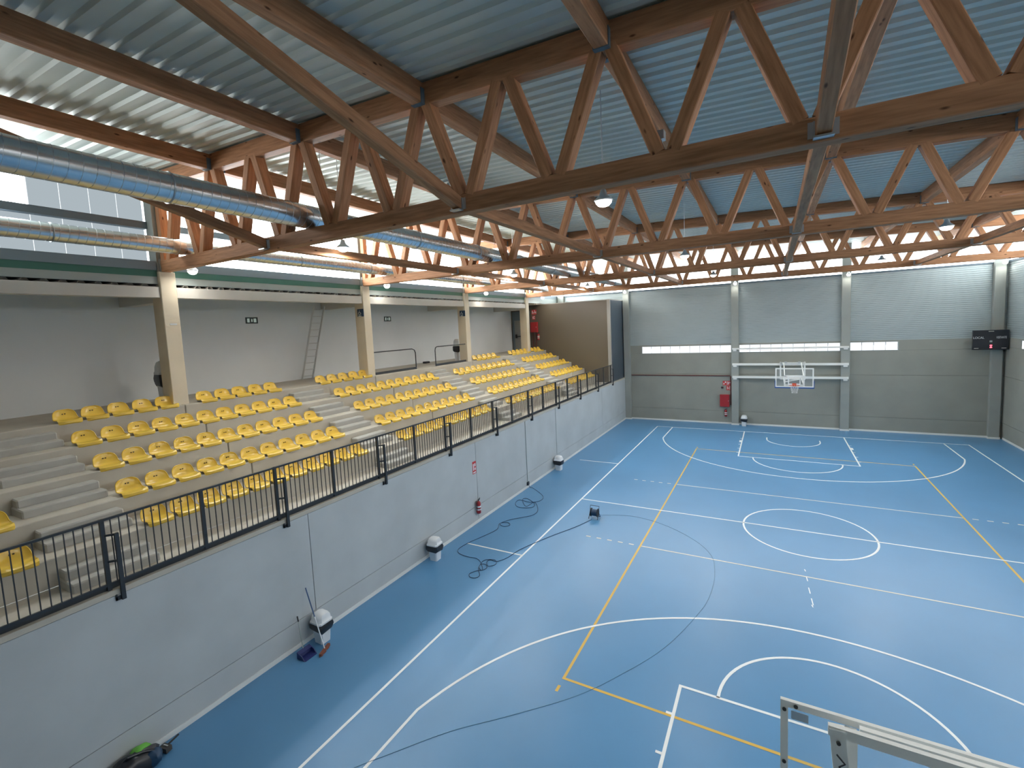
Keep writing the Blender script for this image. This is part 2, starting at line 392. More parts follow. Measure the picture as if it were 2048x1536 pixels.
# strip windows
for i, (a, b) in enumerate(((-8.95, FCX[1]-0.21), (FCX[1]+0.21, FCX[2]-0.21), (FCX[2]+0.21, 5.08))):
    w = empty('window_%d' % (i+1), ((a+b)/2, YF, 4.63), ['narrow strip window on the far wall left of the hose cabinet', 'narrow strip window behind the basketball hoop', 'short strip window between hoop column and scoreboard'][i], 'window', kind='structure')
    n = max(3, round((b-a)/0.62))
    fr = MB()
    fr.box(a, b, YF-0.01, YF+0.05, 4.63, 4.652).box(a, b, YF-0.01, YF+0.05, 5.098, 5.12).box(a, a+0.03, YF-0.01, YF+0.05, 4.652, 5.098).box(b-0.03, b, YF-0.01, YF+0.05, 4.652, 5.098)
    fr.build('window_frame', 'galvanised', w)
    for k in range(n):
        c, d = a+0.03+(b-a-0.06)*k/n, a+0.03+(b-a-0.06)*(k+1)/n
        bx('pane', 'strip_pane', w, c+0.008, d-0.008, YF+0.025, YF+0.035, 4.652, 5.098)
        if k: bx('mullion', 'steel_blue_grey', w, c-0.012, c+0.012, YF+0.005, YF+0.045, 4.95, 5.098)

# ------------------------------------------------------------------ right wall and wall behind the viewer
wall_r = empty('wall_right', (XR, 0, 0), 'side wall of concrete panels and ribbed metal at the picture edge', 'wall', kind='structure')
bx('wall_core', 'joint_dark', wall_r, XR+0.06, XR+0.25, YB, YF, 0, 8.9)
ry = [YB, -10.2, -3.25, 3.7, 10.65, YF]
for i in range(5):
    for z0, z1 in ((0, 0.84), (0.852, 3.24), (3.252, 4.72)):
        bx('concrete_panel', 'far_concrete', wall_r, XR, XR+0.06, ry[i]+0.006, ry[i+1]-0.006, z0, z1)
    bx('concrete_panel', 'far_concrete', wall_r, XR, XR+0.06, ry[i]+0.006, ry[i+1]-0.006, 5.14, 5.20)
    for k in range(3):
        ribbed('cladding_sheet', wall_r, 'y', XR+0.03, ry[i]+0.006, ry[i+1]-0.006, [5.20, 6.45, 7.70][k], [6.45, 7.70, 8.95][k], depth=0.018, pitch=0.104)
bx('concrete_panel', 'far_concrete', wall_r, XR, XR+0.06, 14.1, YF, 4.726, 5.14)
bx('cladding_cap', 'steel_blue_grey', wall_r, XR-0.03, XR+0.10, YB, YF, 8.95, 9.04)
w = empty('window_4', (XR, 0, 4.72), 'strip window on the side wall next to the scoreboard', 'window', kind='structure')
for k in range(50):
    c = 14.07-0.64*(k+1)
    bx('pane', 'strip_pane', w, XR+0.03, XR+0.04, c+0.008, c+0.632, 4.74, 5.12)
o = bx('baseboard_right', 'baseboard_white', None, XR-0.018, XR, YB, YF-0.25, 0.0, 0.10); tag(o, 'white skirting strip along the side wall at picture edge', 'baseboard', kind='structure')
o = bx('wall_back', 'far_concrete', None, XREAR, XR+0.3, YB-0.2, YB, 0, 11.6); tag(o, 'plain concrete end wall behind the viewer', 'wall', kind='structure')

# ------------------------------------------------------------------ grandstand
stand = empty('grandstand', (-13.2, -1.2, ZW), 'stepped concrete grandstand carrying rows of yellow seats', 'grandstand', kind='structure')
bx('walkway', 'stand_concrete', stand, RX[0]-0.05, XL-0.35, YB, YF, ZW-0.22, ZW)
yj = [YB, -10.2, -3.25, 3.7, 10.65, 12.9]
for k in range(5):
    back = RX[k+1]-0.1 if k < 4 else XREAR
    for i in range(5):
        bx('tier_unit', 'stand_concrete', stand, back, RX[k], yj[i]+0.009, yj[i+1]-0.009, TZ[k]-0.47, TZ[k], c=0.015)
    bx('tier_core', 'joint_dark', stand, back-0.05, RX[k]-0.06, YB, 12.9, TZ[k]-0.46, TZ[k]-0.03)
AIS = [(-14.10+PER*k, -12.88+PER*k) for k in range(4)]
for k in range(5):
    base = ZW if k == 0 else TZ[k-1]
    for (a, b) in AIS:
        for s in (0, 1):
            bx('aisle_step', 'step_concrete', stand, RX[k]+0.005, RX[k]+(0.56, 0.28)[s], a+0.02*s, b-0.02*s, base+0.001+0.147*s, base+0.147*(s+1), c=0.022)

# gallery: rear wall, ceiling deck, pillars, beams
rear = bx('wall_rear', 'white_plaster', None, XREAR-0.2, XREAR, YB, YF, TZ[4]-0.4, 11.6); tag(rear, 'pale plaster wall at the back of the gallery', 'wall', kind='structure')
deck = MB(); y = YB
while y < 12.8:
    n = len(deck.v)
    for yy, zz in ((y, 8.38), (y+0.16, 8.38), (y+0.20, 8.44), (y+0.28, 8.44), (y+0.32, 8.38)):
        deck.v += [(XREAR, yy, zz), (-15.16, yy, zz)]
    deck.f += [(n+2*i, n+2*i+1, n+2*i+3, n+2*i+2) for i in range(4)]; y += 0.32
gal = empty('ceiling_gallery', (-16.4, -2, 8.38), 'corrugated steel deck over the upper gallery', 'ceiling', kind='structure')
deck.build('deck_sheet', 'beam_white', gal); bx('deck_light_block', 'joint_dark', gal, XREAR, -15.22, YB, 12.8, 8.445, 8.9); bx('loft_light_lid', 'joint_dark', gal, XREAR-0.2, -15.7, YB-0.2, YF+0.3, 11.35, 11.5)  # unseen dark backing and lid added to stop sky light leaking through the deck
PNAME = ['pillar behind the viewer', 'nearest pillar', 'second pillar', 'third pillar', 'fourth pillar']
for i, y in enumerate(CY):
    o = empty('pillar', (-15.3, y, TZ[4]), ['cream concrete pillar behind the viewer', 'nearest cream concrete pillar standing at the top seat row', 'cream concrete pillar beside the ladder, with wheelchair sign', 'cream concrete pillar with wheelchair sign and handrail end', 'farthest cream concrete pillar in front of the brown partition'][i], 'pillar', kind='structure')
    bx('shaft', 'column_concrete', o, -15.58, -15.08, y-0.19, y+0.19, TZ[4], 8.77, c=0.012)
    bx('upper_shaft', 'grey_column', o, -15.52, -15.16, y-0.18, y+0.18, 8.77, 11.24)
    bx('corbel', 'beam_white', o, XREAR, -15.58, y-0.17, y+0.17, 7.98, 8.38)
for i in range(5):
    a = CY[i]+0.2; b = (CY[i+1]-0.2) if i < 4 else YF
    if i == 0: pass
    nm = ['in the bay nearest the viewer', 'between the first two pillars', 'between second and third pillars', 'between third and fourth pillars', 'beyond the fourth pillar'][i]
    o = bx('beam', 'beam_white', None, -15.42, -15.12, a, b if i < 4 else 12.88, 8.09, 8.37, c=0.01) if i < 4 else None
    if o: tag(o, 'white concrete gallery beam '+nm, 'beam', kind='structure')
    o = empty('fascia_beam', (-15.3, (a+b)/2, 8.5), 'green and grey steel fascia beam '+nm, 'beam', kind='structure')
    bx('lower_band', 'steel_light', o, -15.44, -15.18, a, b, 8.45, 8.64)
    bx('web_band', 'steel_green' if i < 4 else 'steel_light', o, -15.44, -15.175, a, b, 8.64, 8.81)
    bx('upper_channel', 'fascia_blue', o, -15.46, -15.165, a, b, 8.81, 9.04)
# clerestory windows above the fascia (left), far end, right
def clere(idx, label, axis, fix, a, b, z0, z1f, step, mat, parts=2, zr=10.05):
    w = empty('window_%d' % idx, ((fix, (a+b)/2, z0) if axis == 'y' else ((a+b)/2, fix, z0)), label, 'window', kind='structure')
    n = max(1, round((b-a)/step))
    for k in range(n):
        c, d = a+(b-a)*k/n+0.006, a+(b-a)*(k+1)/n-0.006
        bands = [(z0, zr-0.06), (zr+0.06, z1f((c+d)/2))] if parts == 2 else [(z0, z1f((c+d)/2))]
        if parts == 2 and k and mat != 'daylight_pane': bx('pane_joint', 'strip_pane', w, fix-0.03, fix-0.005, c-0.012, c, z0, z1f(c))
        for p, q in bands:
            m = mat if isinstance(mat, str) else mat(c, p)
            if axis == 'y': bx('pane', m, w, fix-0.04, fix, c, d, p, q)
            else: bx('pane', m, w, c, d, fix, fix+0.04, p, q)
    return w
for i in range(5):
    a = CY[i]+0.18; b = (CY[i+1]-0.18) if i < 4 else YF
    if i == 0: a0 = YB
    nm = ['bay nearest the viewer', 'bay after the nearest pillar', 'bay after the second pillar', 'bay after the third pillar', 'last bay toward the corner'][i]
    w = clere(5+i, 'translucent clerestory panes above the stand, '+nm, 'y', -15.62, a, b, 9.04, lambda t: 11.30, 0.55,
              (lambda c, p: 'daylight_pane_side' if (c < -12.95 and p > 9.9) or c < -13.6 else 'daylight_pane_dim') if i == 0 else 'daylight_pane', 2, 10.01)
    bx('glazing_rail', 'steel_blue_grey', w, -15.62, -15.44, a, b, 9.92, 10.10)
for i in range(4):
    a, b = [(-14.6, -10.16), (-9.74, -3.21), (-2.79, 2.51), (2.93, 8.79)][i]
    nm = ['above the corner partition', 'above the red hose cabinet', 'above the basketball hoop', 'toward the scoreboard corner'][i]
    clere(10+i, 'bright clerestory panes on the far wall '+nm, 'x', YF+0.05, a, b, 9.02, lambda t: ztop(t)+0.35, 1.0, 'daylight_pane_far', 1)
for i in range(5):
    a = ([YB]+CY[1:])[i]+0.02; b = (CY[1:]+[YF])[i]-0.02
    nm = ['beside the viewer', 'after the nearest truss', 'after the second truss', 'after the third truss', 'next to the scoreboard corner'][i]
    clere(14+i, 'bright clerestory panes over the side wall '+nm, 'y', XR+0.12, a, b, 9.04, lambda t: ztop(XR)+0.36, 1.0, 'daylight_pane_side', 1)

# ------------------------------------------------------------------ roof sheet
m = MB(); y = YB; P = 0.28
X0, X1 = -15.9, XR+0.4
while y < YF+0.25:
    n = len(m.v)
    for yy, dz in ((y, 0.0), (y+0.10, 0.0), (y+0.135, 0.05), (y+0.245, 0.05), (y+P, 0.0)):
        m.v += [(X0, yy, ztop(X0)+HC+0.006+dz), (X1, yy, ztop(X1)+HC+0.006+dz)]
    m.f += [(n+2*i, n+2*i+2, n+2*i+3, n+2*i+1) for i in range(4)]; y += P
roof = m.build('ceiling', 'roof_sheet', None); tag(roof, 'corrugated grey metal roof sheeting over the hall', 'ceiling', kind='structure')

# ------------------------------------------------------------------ timber trusses
TN = ['timber roof truss just behind the viewer', 'nearest timber roof truss, largest across the picture', 'second timber roof truss from the viewer', 'third timber roof truss from the viewer', 'farthest timber roof truss, closest to the far wall']
TOPN = [-2.95+1.585*k for k in range(-8, 9)]
BOTN = [-2.1575+1.585*k for k in range(-9, 9)]
def truss(i, y):
    t = empty('roof_truss', (-3.0, y, ZC0), TN[i], 'truss', 'timber roof trusses')
    x0, x1 = -15.14, 9.2
    W = 0.22
    beam('bottom_chord', 'timber', t, (x0, y, (ZC0+ZC1)/2), (x1, y, (ZC0+ZC1)/2), W, ZC1-ZC0)
    beam('top_chord', 'timber', t, (x0, y, ztop(x0)+HC/2), (x1, y, ztop(x1)+HC/2), W, HC)
    tops = [x for x in TOPN if x0 < x < x1]; bots = [x for x in BOTN if x0-0.2 < x < x1]
    e = 0.10
    for b in bots:
        for tx in (b-0.7925, b+0.7925):
            if x0-0.1 < tx < x1 and b > x0-0.3:
                s = 1 if tx > b else -1
                bx_ = max(b, x0+0.12)
                beam('web_member', 'timber', t, (bx_+s*e, y, ZC1-0.02), (tx-s*e, y, ztop(tx)+0.03), 0.18, 0.225, up=(0, 1, 0))
    beam('end_post', 'timber', t, (x0+0.10, y, ZC1-0.02), (x0+0.10, y, ztop(x0)+0.03), 0.18, 0.2, up=(0, 1, 0))
    bx('bearing_plate', 'galvanised', t, x0-0.02, x0+0.03, y-0.13, y+0.13, ZC0, ZC1+0.05)
    return t
for i, y in enumerate(CY): truss(i, y)
# purlins: one per bay between trusses
PX = [-12.46, -9.29, -6.12, -2.95, 0.22, 3.39, 6.56]
BN = ['bay above the viewer', 'bay behind the nearest truss', 'bay behind the second truss', 'bay behind the third truss', 'last bay before the far wall']
for bi in range(5):
    ya = CY[bi]+0.11; yb = (CY[bi+1]-0.11) if bi < 4 else YF+0.02
    for j, x in enumerate(PX):
        z0 = ztop(x)+0.0; h = 0.34
        o = empty('purlin', (x, (ya+yb)/2, z0), 'timber purlin, %s counting from the stand side, %s' % (ORD[j], BN[bi]), 'purlin', 'timber purlins under the roof')
        beam('timber_beam', 'timber', o, (x, ya, z0+h/2), (x, yb, z0+h/2), 0.2, h)
        for yy, s in (((ya, 1), (yb, -1)) if bi < 4 else ((ya, 1),)):
            mm = MB()
            mm.box(x-0.112, x-0.1, min(yy, yy+s*0.09), max(yy, yy+s*0.09), z0-0.006, z0+0.24).box(x+0.1, x+0.112, min(yy, yy+s*0.09), max(yy, yy+s*0.09), z0-0.006, z0+0.24).box(x-0.112, x+0.112, min(yy, yy+s*0.09), max(yy, yy+s*0.09), z0-0.012, z0-0.001)
            mm.build('hanger', 'steel_blue_grey', o)
# tie beams between bottom chords (inclined in the first bay)
TX = [-10.6, -5.45, -0.45, 4.7]
for bi in range(4):
    for j, x in enumerate(TX):
        ya, yb = CY[bi]+0.11, CY[bi+1]-0.11; zb = 8.92
        za = (10.65 if x < -2 else 10.35) if bi == 0 else 8.92
        o = empty('tie_beam', (x, yb, zb), 'timber %s, %s counting from the stand side, %s' % ('diagonal brace' if bi == 0 else 'tie beam', ORD[j], BN[bi]), 'tie beam', 'timber ties between trusses')
        beam('timber_beam', 'timber', o, (x, ya, za), (x, yb, zb), 0.16, 0.20)
        mm = MB(); mm.box(x-0.10, x-0.08, yb-0.03, yb, zb-0.12, zb+0.08).box(x+0.08, x+0.10, yb-0.03, yb, zb-0.12, zb+0.08).box(x-0.10, x+0.10, yb-0.11, yb, zb-0.125, zb-0.103)
        mm.box(x-0.15, x-0.10, yb-0.006, yb, zb-0.10, zb+0.08).box(x+0.10, x+0.15, yb-0.006, yb, zb-0.10, zb+0.08)
        mm.build('hanger', 'galvanised', o)

# ------------------------------------------------------------------ ventilation ducts
def duct(x, z, r, label):
    o = empty('ventilation_duct', (x, -1, z), label, 'duct')
    m = MB(); K = 24; ys = [YB+0.1, 14.0]
    for y in ys:
        for j in range(K): m.v.append((x+r*math.cos(2*math.pi*j/K), y, z+r*math.sin(2*math.pi*j/K)))
    m.f += [(j, (j+1) % K, K+(j+1) % K, K+j) for j in range(K)] + [tuple(range(K-1, -1, -1)), tuple(range(K, 2*K))]; m.smooth = True
    m.build('duct_tube', 'duct_metal', o)
    # spiral lock seam
    pts = []; n = 16; pitch = 0.15; turns = int((ys[1]-ys[0])/pitch)
    for i in range(turns*n+1):
        t = 2*math.pi*i/n; pts.append((x+(r+0.001)*math.cos(t), ys[0]+pitch*i/n, z+(r+0.001)*math.sin(t)))
    MB().tube(pts, 0.004, 4, caps=False).build('spiral_seam', 'galvanised', o)
    for y in [CY[0]+1.5+2.9*k for k in range(11)]:
        if y < 13.9: MB().tube([(x+(r+0.006)*math.cos(2*math.pi*j/20), y, z+(r+0.006)*math.sin(2*math.pi*j/20)) for j in range(20)], 0.012, 5, closed=True).build('coupling_band', 'galvanised', o)
    for y in CY:
        if y < 13: MB().tube([(x, y+0.4, z+r), (x, y+0.4, ztop(x)+0.002)], 0.006, 5).build('hanger_rod', 'galvanised', o)
    return o
duct(-9.28, 9.31, 0.235, 'larger silver spiral duct running through the timber trusses')
duct(-14.04, 9.28, 0.19, 'smaller silver spiral duct close to the clerestory panes')

# ------------------------------------------------------------------ corner partition room, gallery door
part = empty('partition', (-13, 12.9, ZW), 'glossy brown corner partition at the end of the stand', 'partition', kind='structure')
bx('brown_face', 'partition_brown', part, XREAR, -10.42, 12.9, 13.0, ZW, 8.36)
bx('edge_trim', 'panel_edge', part, -10.42, -10.22, 12.86, 13.02, ZW, 8.40)
bx('top_trim', 'panel_edge', part, XREAR, -10.42, 12.88, 13.02, 8.36, 8.40)
bx('side_panel', 'partition_dark', part, -10.30, -10.20, 13.02, YF, ZW, 8.36)
bx('top_cover', 'panel_edge', part, XREAR, -10.21, 13.02, YF, 8.36, 8.42)
d = empty('door_1', (-16.8, 12.88, TZ[4]), 'dark framed grey exit door at the end of the gallery', 'door', kind='structure')
mm = MB(); mm.box(-17.5, -17.34, 12.83, 12.9, TZ[4], 8.0).box(-16.24, -16.1, 12.83, 12.9, TZ[4], 8.0).box(-17.34, -16.24, 12.83, 12.9, 7.35, 8.0); mm.build('door_frame', 'steel_blue_grey', d)
bx('door_leaf', 'door_grey', d, -17.34, -16.24, 12.86, 12.9, TZ[4], 7.35)
mm = MB(); mm.box(-17.24, -16.34, 12.80, 12.83, 6.18, 6.24).box(-17.26, -17.14, 12.79, 12.86, 6.10, 6.36).box(-16.42, -16.34, 12.80, 12.86, 6.15, 6.27); mm.build('panic_bar', 'black_plastic', d)

# ------------------------------------------------------------------ railing on the stand wall
rail = empty('railing', (XL, -1, ZW), 'long dark steel railing with upright bars along the stand edge', 'railing')
RXX = XL-0.06
BY = [-13.65+2.93*k for k in range(-1, 10)]
bx('top_rail', 'rail_steel', rail, RXX-0.02, RXX+0.02, YB, 12.85, 4.115, 4.15)
bx('bottom_rail', 'rail_steel', rail, RXX-0.02, RXX+0.02, YB, 12.85, 3.055, 3.095)
bx('kick_plate', 'rail_steel', rail, RXX-0.03, RXX-0.022, YB, 12.85, ZW+0.002, 3.075)
bal_me = None
for i, yb in enumerate(BY):
    py = yb-0.13; mid = py+1.465
    bx('post', 'rail_steel', rail, RXX-0.028, RXX+0.028, py-0.028, py+0.028, ZW, 4.15)
    if mid < 12.8: bx('post', 'rail_steel', rail, RXX-0.028, RXX+0.028, mid-0.028, mid+0.028, 3.02, 4.15)
    b = bx('bracket_post', 'rail_steel', rail, XL+0.030, XL+0.075, yb-0.028, yb+0.028, 2.80, 3.90)
    mm = MB(); mm.box(XL+0.001, XL+0.03, yb-0.09, yb+0.03, 2.80, 2.86).box(XL+0.001, XL+0.03, yb-0.09, yb-0.07, 2.80, 2.90); mm.build('foot_bracket', 'rail_steel', b)
    mm = MB(); mm.bar((RXX, py, 3.88), (XL+0.05, yb, 3.88), 0.03, 0.03).bar((RXX, py, 3.45), (XL+0.05, yb, 3.45), 0.03, 0.03); mm.build('link', 'rail_steel', b)
    for h in range(2):
        a0 = (py, mid)[h]
        for k in range(12):
            y = a0 + 1.465*(k+1)/13
            if y > 12.8 or y < -16.9: continue
            if bal_me is None:
                o = bx('baluster', 'rail_steel', rail, RXX-0.007, RXX+0.007, y-0.007, y+0.007, 3.09, 4.12); bal_me = o; by0 = y
            else:
                o = bal_me.copy(); COL.objects.link(o); o.location = (bal_me.location.x, bal_me.location.y+(y-by0), bal_me.location.z)
# ------------------------------------------------------------------ stadium seats
def make_seat():
    prof = [(0.405, -0.035, .205), (0.440, -0.005, .214), (0.437, 0.035, .217), (0.395, 0.055, .219), (0.29, 0.046, .220), (0.19, 0.038, .220), (0.115, 0.048, .217), (0.065, 0.085, .212), (0.04, 0.13, .207), (0.022, 0.178, .198), (0.008, 0.222, .176), (0.0, 0.252, .138), (-0.006, 0.266, .088)]
    U = 10; m = MB(); R = len(prof)
    def P(i, j):
        d, h, w = prof[i]; t = -1+2*j/U; y = w*t
        e = abs(t)**3
        seat = 1-min(1, max(0, (i-5)/3)); bk = 1-seat
        hh = h + 0.020*e*seat*(0 if i < 3 else 1) - (0.03*e if i < 2 else 0)
        dd = d + 0.045*e*bk*max(0.3, 1-(i-8)*0.12) - (0.05*e if i < 4 else 0)
        return Vector((dd, y, hh))
    G = [[P(i, j) for j in range(U+1)] for i in range(R)]
    th = 0.012
    for layer in (0, 1):
        for i in range(R):
            for j in range(U+1):
                a = G[min(i+1, R-1)][j]-G[max(i-1, 0)][j]; b = G[i][min(j+1, U)]-G[i][max(j-1, 0)]
                nn = a.cross(b).normalized()
                q = G[i][j] + nn*(th*layer); m.v.append(tuple(q))
    N = R*(U+1); ix = lambda l, i, j: l*N+i*(U+1)+j
    for i in range(R-1):
        for j in range(U):
            m.f.append((ix(0,i,j), ix(0,i+1,j), ix(0,i+1,j+1), ix(0,i,j+1))); m.f.append((ix(1,i,j), ix(1,i,j+1), ix(1,i+1,j+1), ix(1,i+1,j)))
    for i in range(R-1):
        for j in (0, U): m.f.append((ix(0,i,j), ix(0,i+1,j), ix(1,i+1,j), ix(1,i,j)))
    for j in range(U):
        for i in (0, R-1): m.f.append((ix(0,i,j), ix(0,i,j+1), ix(1,i,j+1), ix(1,i,j)))
    m.smooth = True
    e = empty('stadium_seat', (0, 0, 0))
    o = m.build('seat_shell', 'seat_yellow', e)
    # rolled rim round the backrest
    rim = [tuple(G[i][0]) for i in range(5, R)] + [tuple(G[R-1][j]) for j in range(1, U)] + [tuple(G[i][U]) for i in range(R-1, 4, -1)]
    MB().tube(rim, 0.009, 6).build('rim', 'seat_yellow', e)
    mk = MB()
    for s in (-1, 1): mk.box(0.033, 0.040, s*0.022-0.012, s*0.022+0.012, 0.158, 0.180)
    mk.build('number_mark', 'dark_mark', e)
    MB().box(0.10, 0.32, -0.12, -0.09, 0.0, 0.034).build('mount', 'galvanised', e)
    MB().box(0.10, 0.32, 0.09, 0.12, 0.0, 0.034).build('mount', 'galvanised', e)
    return e
proto = make_seat(); used = False
BLK = ['block at the picture edge', 'block around the nearest pillar', 'block around the second pillar', 'block around the third pillar', 'block beside the brown partition']
ROWN = ['front row', 'second row', 'third row', 'fourth row', 'top row']
PITCHS = 0.503
for b in range(5):
    y0 = -12.57+PER*(b-1)
    for k in range(5):
        idx = []
        for i in range(11):
            y = y0+PITCHS*i
            if y > 12.6: continue
            if b == 0 and (y < -16.6 or (k > 0 and y < -15.6) ): continue
            if k == 4:
                if i == 5: continue
                if b == 0: continue
                if b == 2 and i > 5: continue
                if b == 3 and i < 5: continue
                if b == 4 and i > 8: continue
            if b == 0 and k > 2: continue
            idx.append((i, y))
        for n, (i, y) in enumerate(idx):
            o = proto if not used else copy_tree(proto)
            used = True
            o.location = (RX[k]-0.395, y + random.uniform(-0.004, 0.004), TZ[k]+0.001); o.rotation_euler.z = random.uniform(-0.012, 0.012)
            if b == 0: lab = 'yellow plastic seat, %s back from the aisle in %s, %s' % (ORD[len(idx)-1-n], ROWN[k], BLK[b])
            else: lab = 'yellow plastic seat, %s from the left in %s, %s' % (ORD[n], ROWN[k], BLK[b])
            tag(o, lab, 'seat', 'yellow seats on the grandstand')

# ------------------------------------------------------------------ litter bins
def bin_at(x, y, z, rot, label, tall=1.0):
    e = empty('litter_bin', (0, 0, 0)); WL[e.name] = Vector((0, 0, 0))
    def rr(w, d, c, zz):
        return [(-w+c, -d, zz), (w-c, -d, zz), (w, -d+c, zz), (w, d-c, zz), (w-c, d, zz), (-w+c, d, zz), (-w, d-c, zz), (-w, -d+c, zz)]
    def loft(rings, name, mat):
        m = MB()
        for r in rings: m.v += r
        for i in range(len(rings)-1):
            for j in range(8): m.f.append((8*i+j, 8*i+(j+1) % 8, 8*(i+1)+(j+1) % 8, 8*(i+1)+j))
        m.f.append(tuple(range(7, -1, -1))); m.f.append(tuple(8*(len(rings)-1)+j for j in range(8)))
        m.smooth = True
        return m.build(name, mat, e)
    loft([rr(.13, .12, .03, 0), rr(.16, .15, .03, .46)], 'bin_body', 'bin_white')
    rb = lambda w, d, zz: [(px+random.uniform(-.012, .012), py+random.uniform(-.012, .012), zz+random.uniform(-.03, .02)) for px, py, _ in rr(w, d, .04, 0)]
    loft([rb(.178, .168, .29), rb(.205, .195, .36), rb(.205, .195, .43), rr(.185, .175, .04, .478)], 'bin_bag', 'black_plastic')
    loft([rr(.19, .18, .04, .47), rr(.19, .18, .04, .505), rr(.175, .165, .05, .52), rr(.168, .155, .05, .60), rr(.14, .12, .05, .665), rr(.08, .06, .03, .69)], 'bin_lid', 'bin_white')
    e.location = (x, y, z); e.rotation_euler.z = rot; e.scale = (1, 1, tall); WL[e.name] = Vector((x, y, z))
    tag(e, label, 'bin', 'white litter bins with black bags'); return e
bin_at(-9.86, -10.30, 0, 0.0, 'white litter bin with black bag, broom leaning against it')
bin_at(-9.86, -6.25, 0, 0.05, 'white litter bin by the wall near the coiled black cable')
bin_at(-9.88, 3.12, 0, -0.05, 'white litter bin at far part of the stand wall past the socket')
bin_at(-2.55, 15.48, 0, 1.57, 'white litter bin at foot of the far wall column')
bin_at(-15.98, 3.88, TZ[4], 0.1, 'tall pale litter bin on the gallery behind the third pillar', 1.75)
bin_at(-16.05, -10.12, TZ[4], 0.0, 'tall litter bin with black bag half hidden behind the nearest pillar', 1.75)

# broom and dustpan
e = empty('broom', (-9.52, -10.52, 0), 'broom with blue and white handle leaning on the nearest bin', 'broom')
m = MB(); m.bar((-9.58, -10.36, 0.035), (-9.44, -10.70, 0.035), 0.06, 0.05); m.build('broom_head', 'broom_brown', e)
m = MB()
for k in range(14):
    t = k/13; px, py = -9.58+0.14*t, -10.36-0.34*t
    m.bar((px, py, 0.03), (px+random.uniform(-.02, .04), py+random.uniform(-.02, .02), 0.002), 0.035, 0.02)
m.build('bristles', 'broom_brown', e)
p0, p1 = Vector((-9.52, -10.52, 0.05)), Vector((-10.08, -10.46, 1.28)); pm = p0.lerp(p1, 0.52)
MB().tube([p0, pm], 0.012, 8).build('lower_handle', 'bin_white', e); MB().tube([pm, p1], 0.013, 8).build('upper_handle', 'broom_blue', e)
e = empty('dustpan', (-9.72, -10.80, 0), 'navy long-handled dustpan on the floor beside the broom', 'dustpan')
m = MB(); m.prism([(-9.86, 0.0), (-9.60, 0.0), (-9.60, 0.008), (-9.80, 0.02), (-9.84, 0.13), (-9.86, 0.13)], 'y', -10.94, -10.66); m.build('pan', 'navy_plastic', e)
m = MB(); m.prism([(-9.86, 0), (-9.62, 0), (-9.70, 0.09), (-9.86, 0.14)], 'y', -10.955, -10.94); m.prism([(-9.86, 0), (-9.62, 0), (-9.70, 0.09), (-9.86, 0.14)], 'y', -10.66, -10.645); m.prism([(-9.86, .13), (-9.76, .11), (-9.76, .118), (-9.86, .142)], 'y', -10.94, -10.66); m.build('pan_side', 'navy_plastic', e)
MB().tube([(-9.85, -10.80, 0.10), (-10.03, -10.75, 0.78)], 0.010, 8).build('handle', 'steel_light', e)
MB().tube([(-10.0, -10.755, 0.68), (-10.035, -10.75, 0.79)], 0.015, 8).build('grip', 'black_plastic', e)

# bag and tool near the viewer's corner
e = empty('backpack', (-9.88, -13.75, 0), 'black backpack with bright green panel lying by the stand wall', 'backpack')
def blob(cx, cy, cz, rx, ry, rz, seed, amp=0.12, nu=16, nv=10):
    m = MB(); rnd = random.Random(seed); ph = [rnd.uniform(0, 6.28) for _ in range(6)]
    for i in range(nv+1):
        a = math.pi*i/nv
        for j in range(nu):
            t = 2*math.pi*j/nu; w = 1+amp*(math.sin(3*t+ph[0]+2*a)*math.sin(a)+0.6*math.sin(5*t+ph[1]-3*a)*math.sin(a))
            m.v.append((cx+rx*w*math.sin(a)*math.cos(t), cy+ry*w*math.sin(a)*math.sin(t), max(0.002, cz+rz*w*math.cos(a))))
    for i in range(nv):
        for j in range(nu): m.f.append((i*nu+j, (i+1)*nu+j, (i+1)*nu+(j+1) % nu, i*nu+(j+1) % nu))
    m.smooth = True
    return m
blob(-9.90, -13.86, 0.12, 0.20, 0.34, 0.22, 3).build('bag_body', 'black_plastic', e)
blob(-9.95, -13.75, 0.27, 0.11, 0.15, 0.085, 8, 0.08).build('front_pocket', 'green_fabric', e)
blob(-9.82, -13.62, 0.12, 0.13, 0.13, 0.14, 5).build('side_pocket', 'cable_dark', e)
MB().tube([(-9.95, -14.05, 0.24), (-9.86, -13.93, 0.36), (-9.82, -13.76, 0.33), (-9.80, -13.60, 0.24)], 0.018, 6).build('strap', 'black_plastic', e)
e = empty('hand_tool', (-9.90, -13.42, 0), 'dark handled tool poking out beside the black backpack', 'tool')
m = MB(); m.bar((-9.98, -13.44, 0.06), (-9.82, -13.40, 0.06), 0.10, 0.08); m.build('tool_head', 'joint_dark', e)
MB().tube([(-9.90, -13.40, 0.09), (-9.93, -13.20, 0.12)], 0.016, 8).build('handle', 'black_plastic', e)
m = MB(); m.bar((-9.95, -13.42, 0.105), (-9.86, -13.40, 0.105), 0.02, 0.01); m.build('clasp', 'aluminium', e)

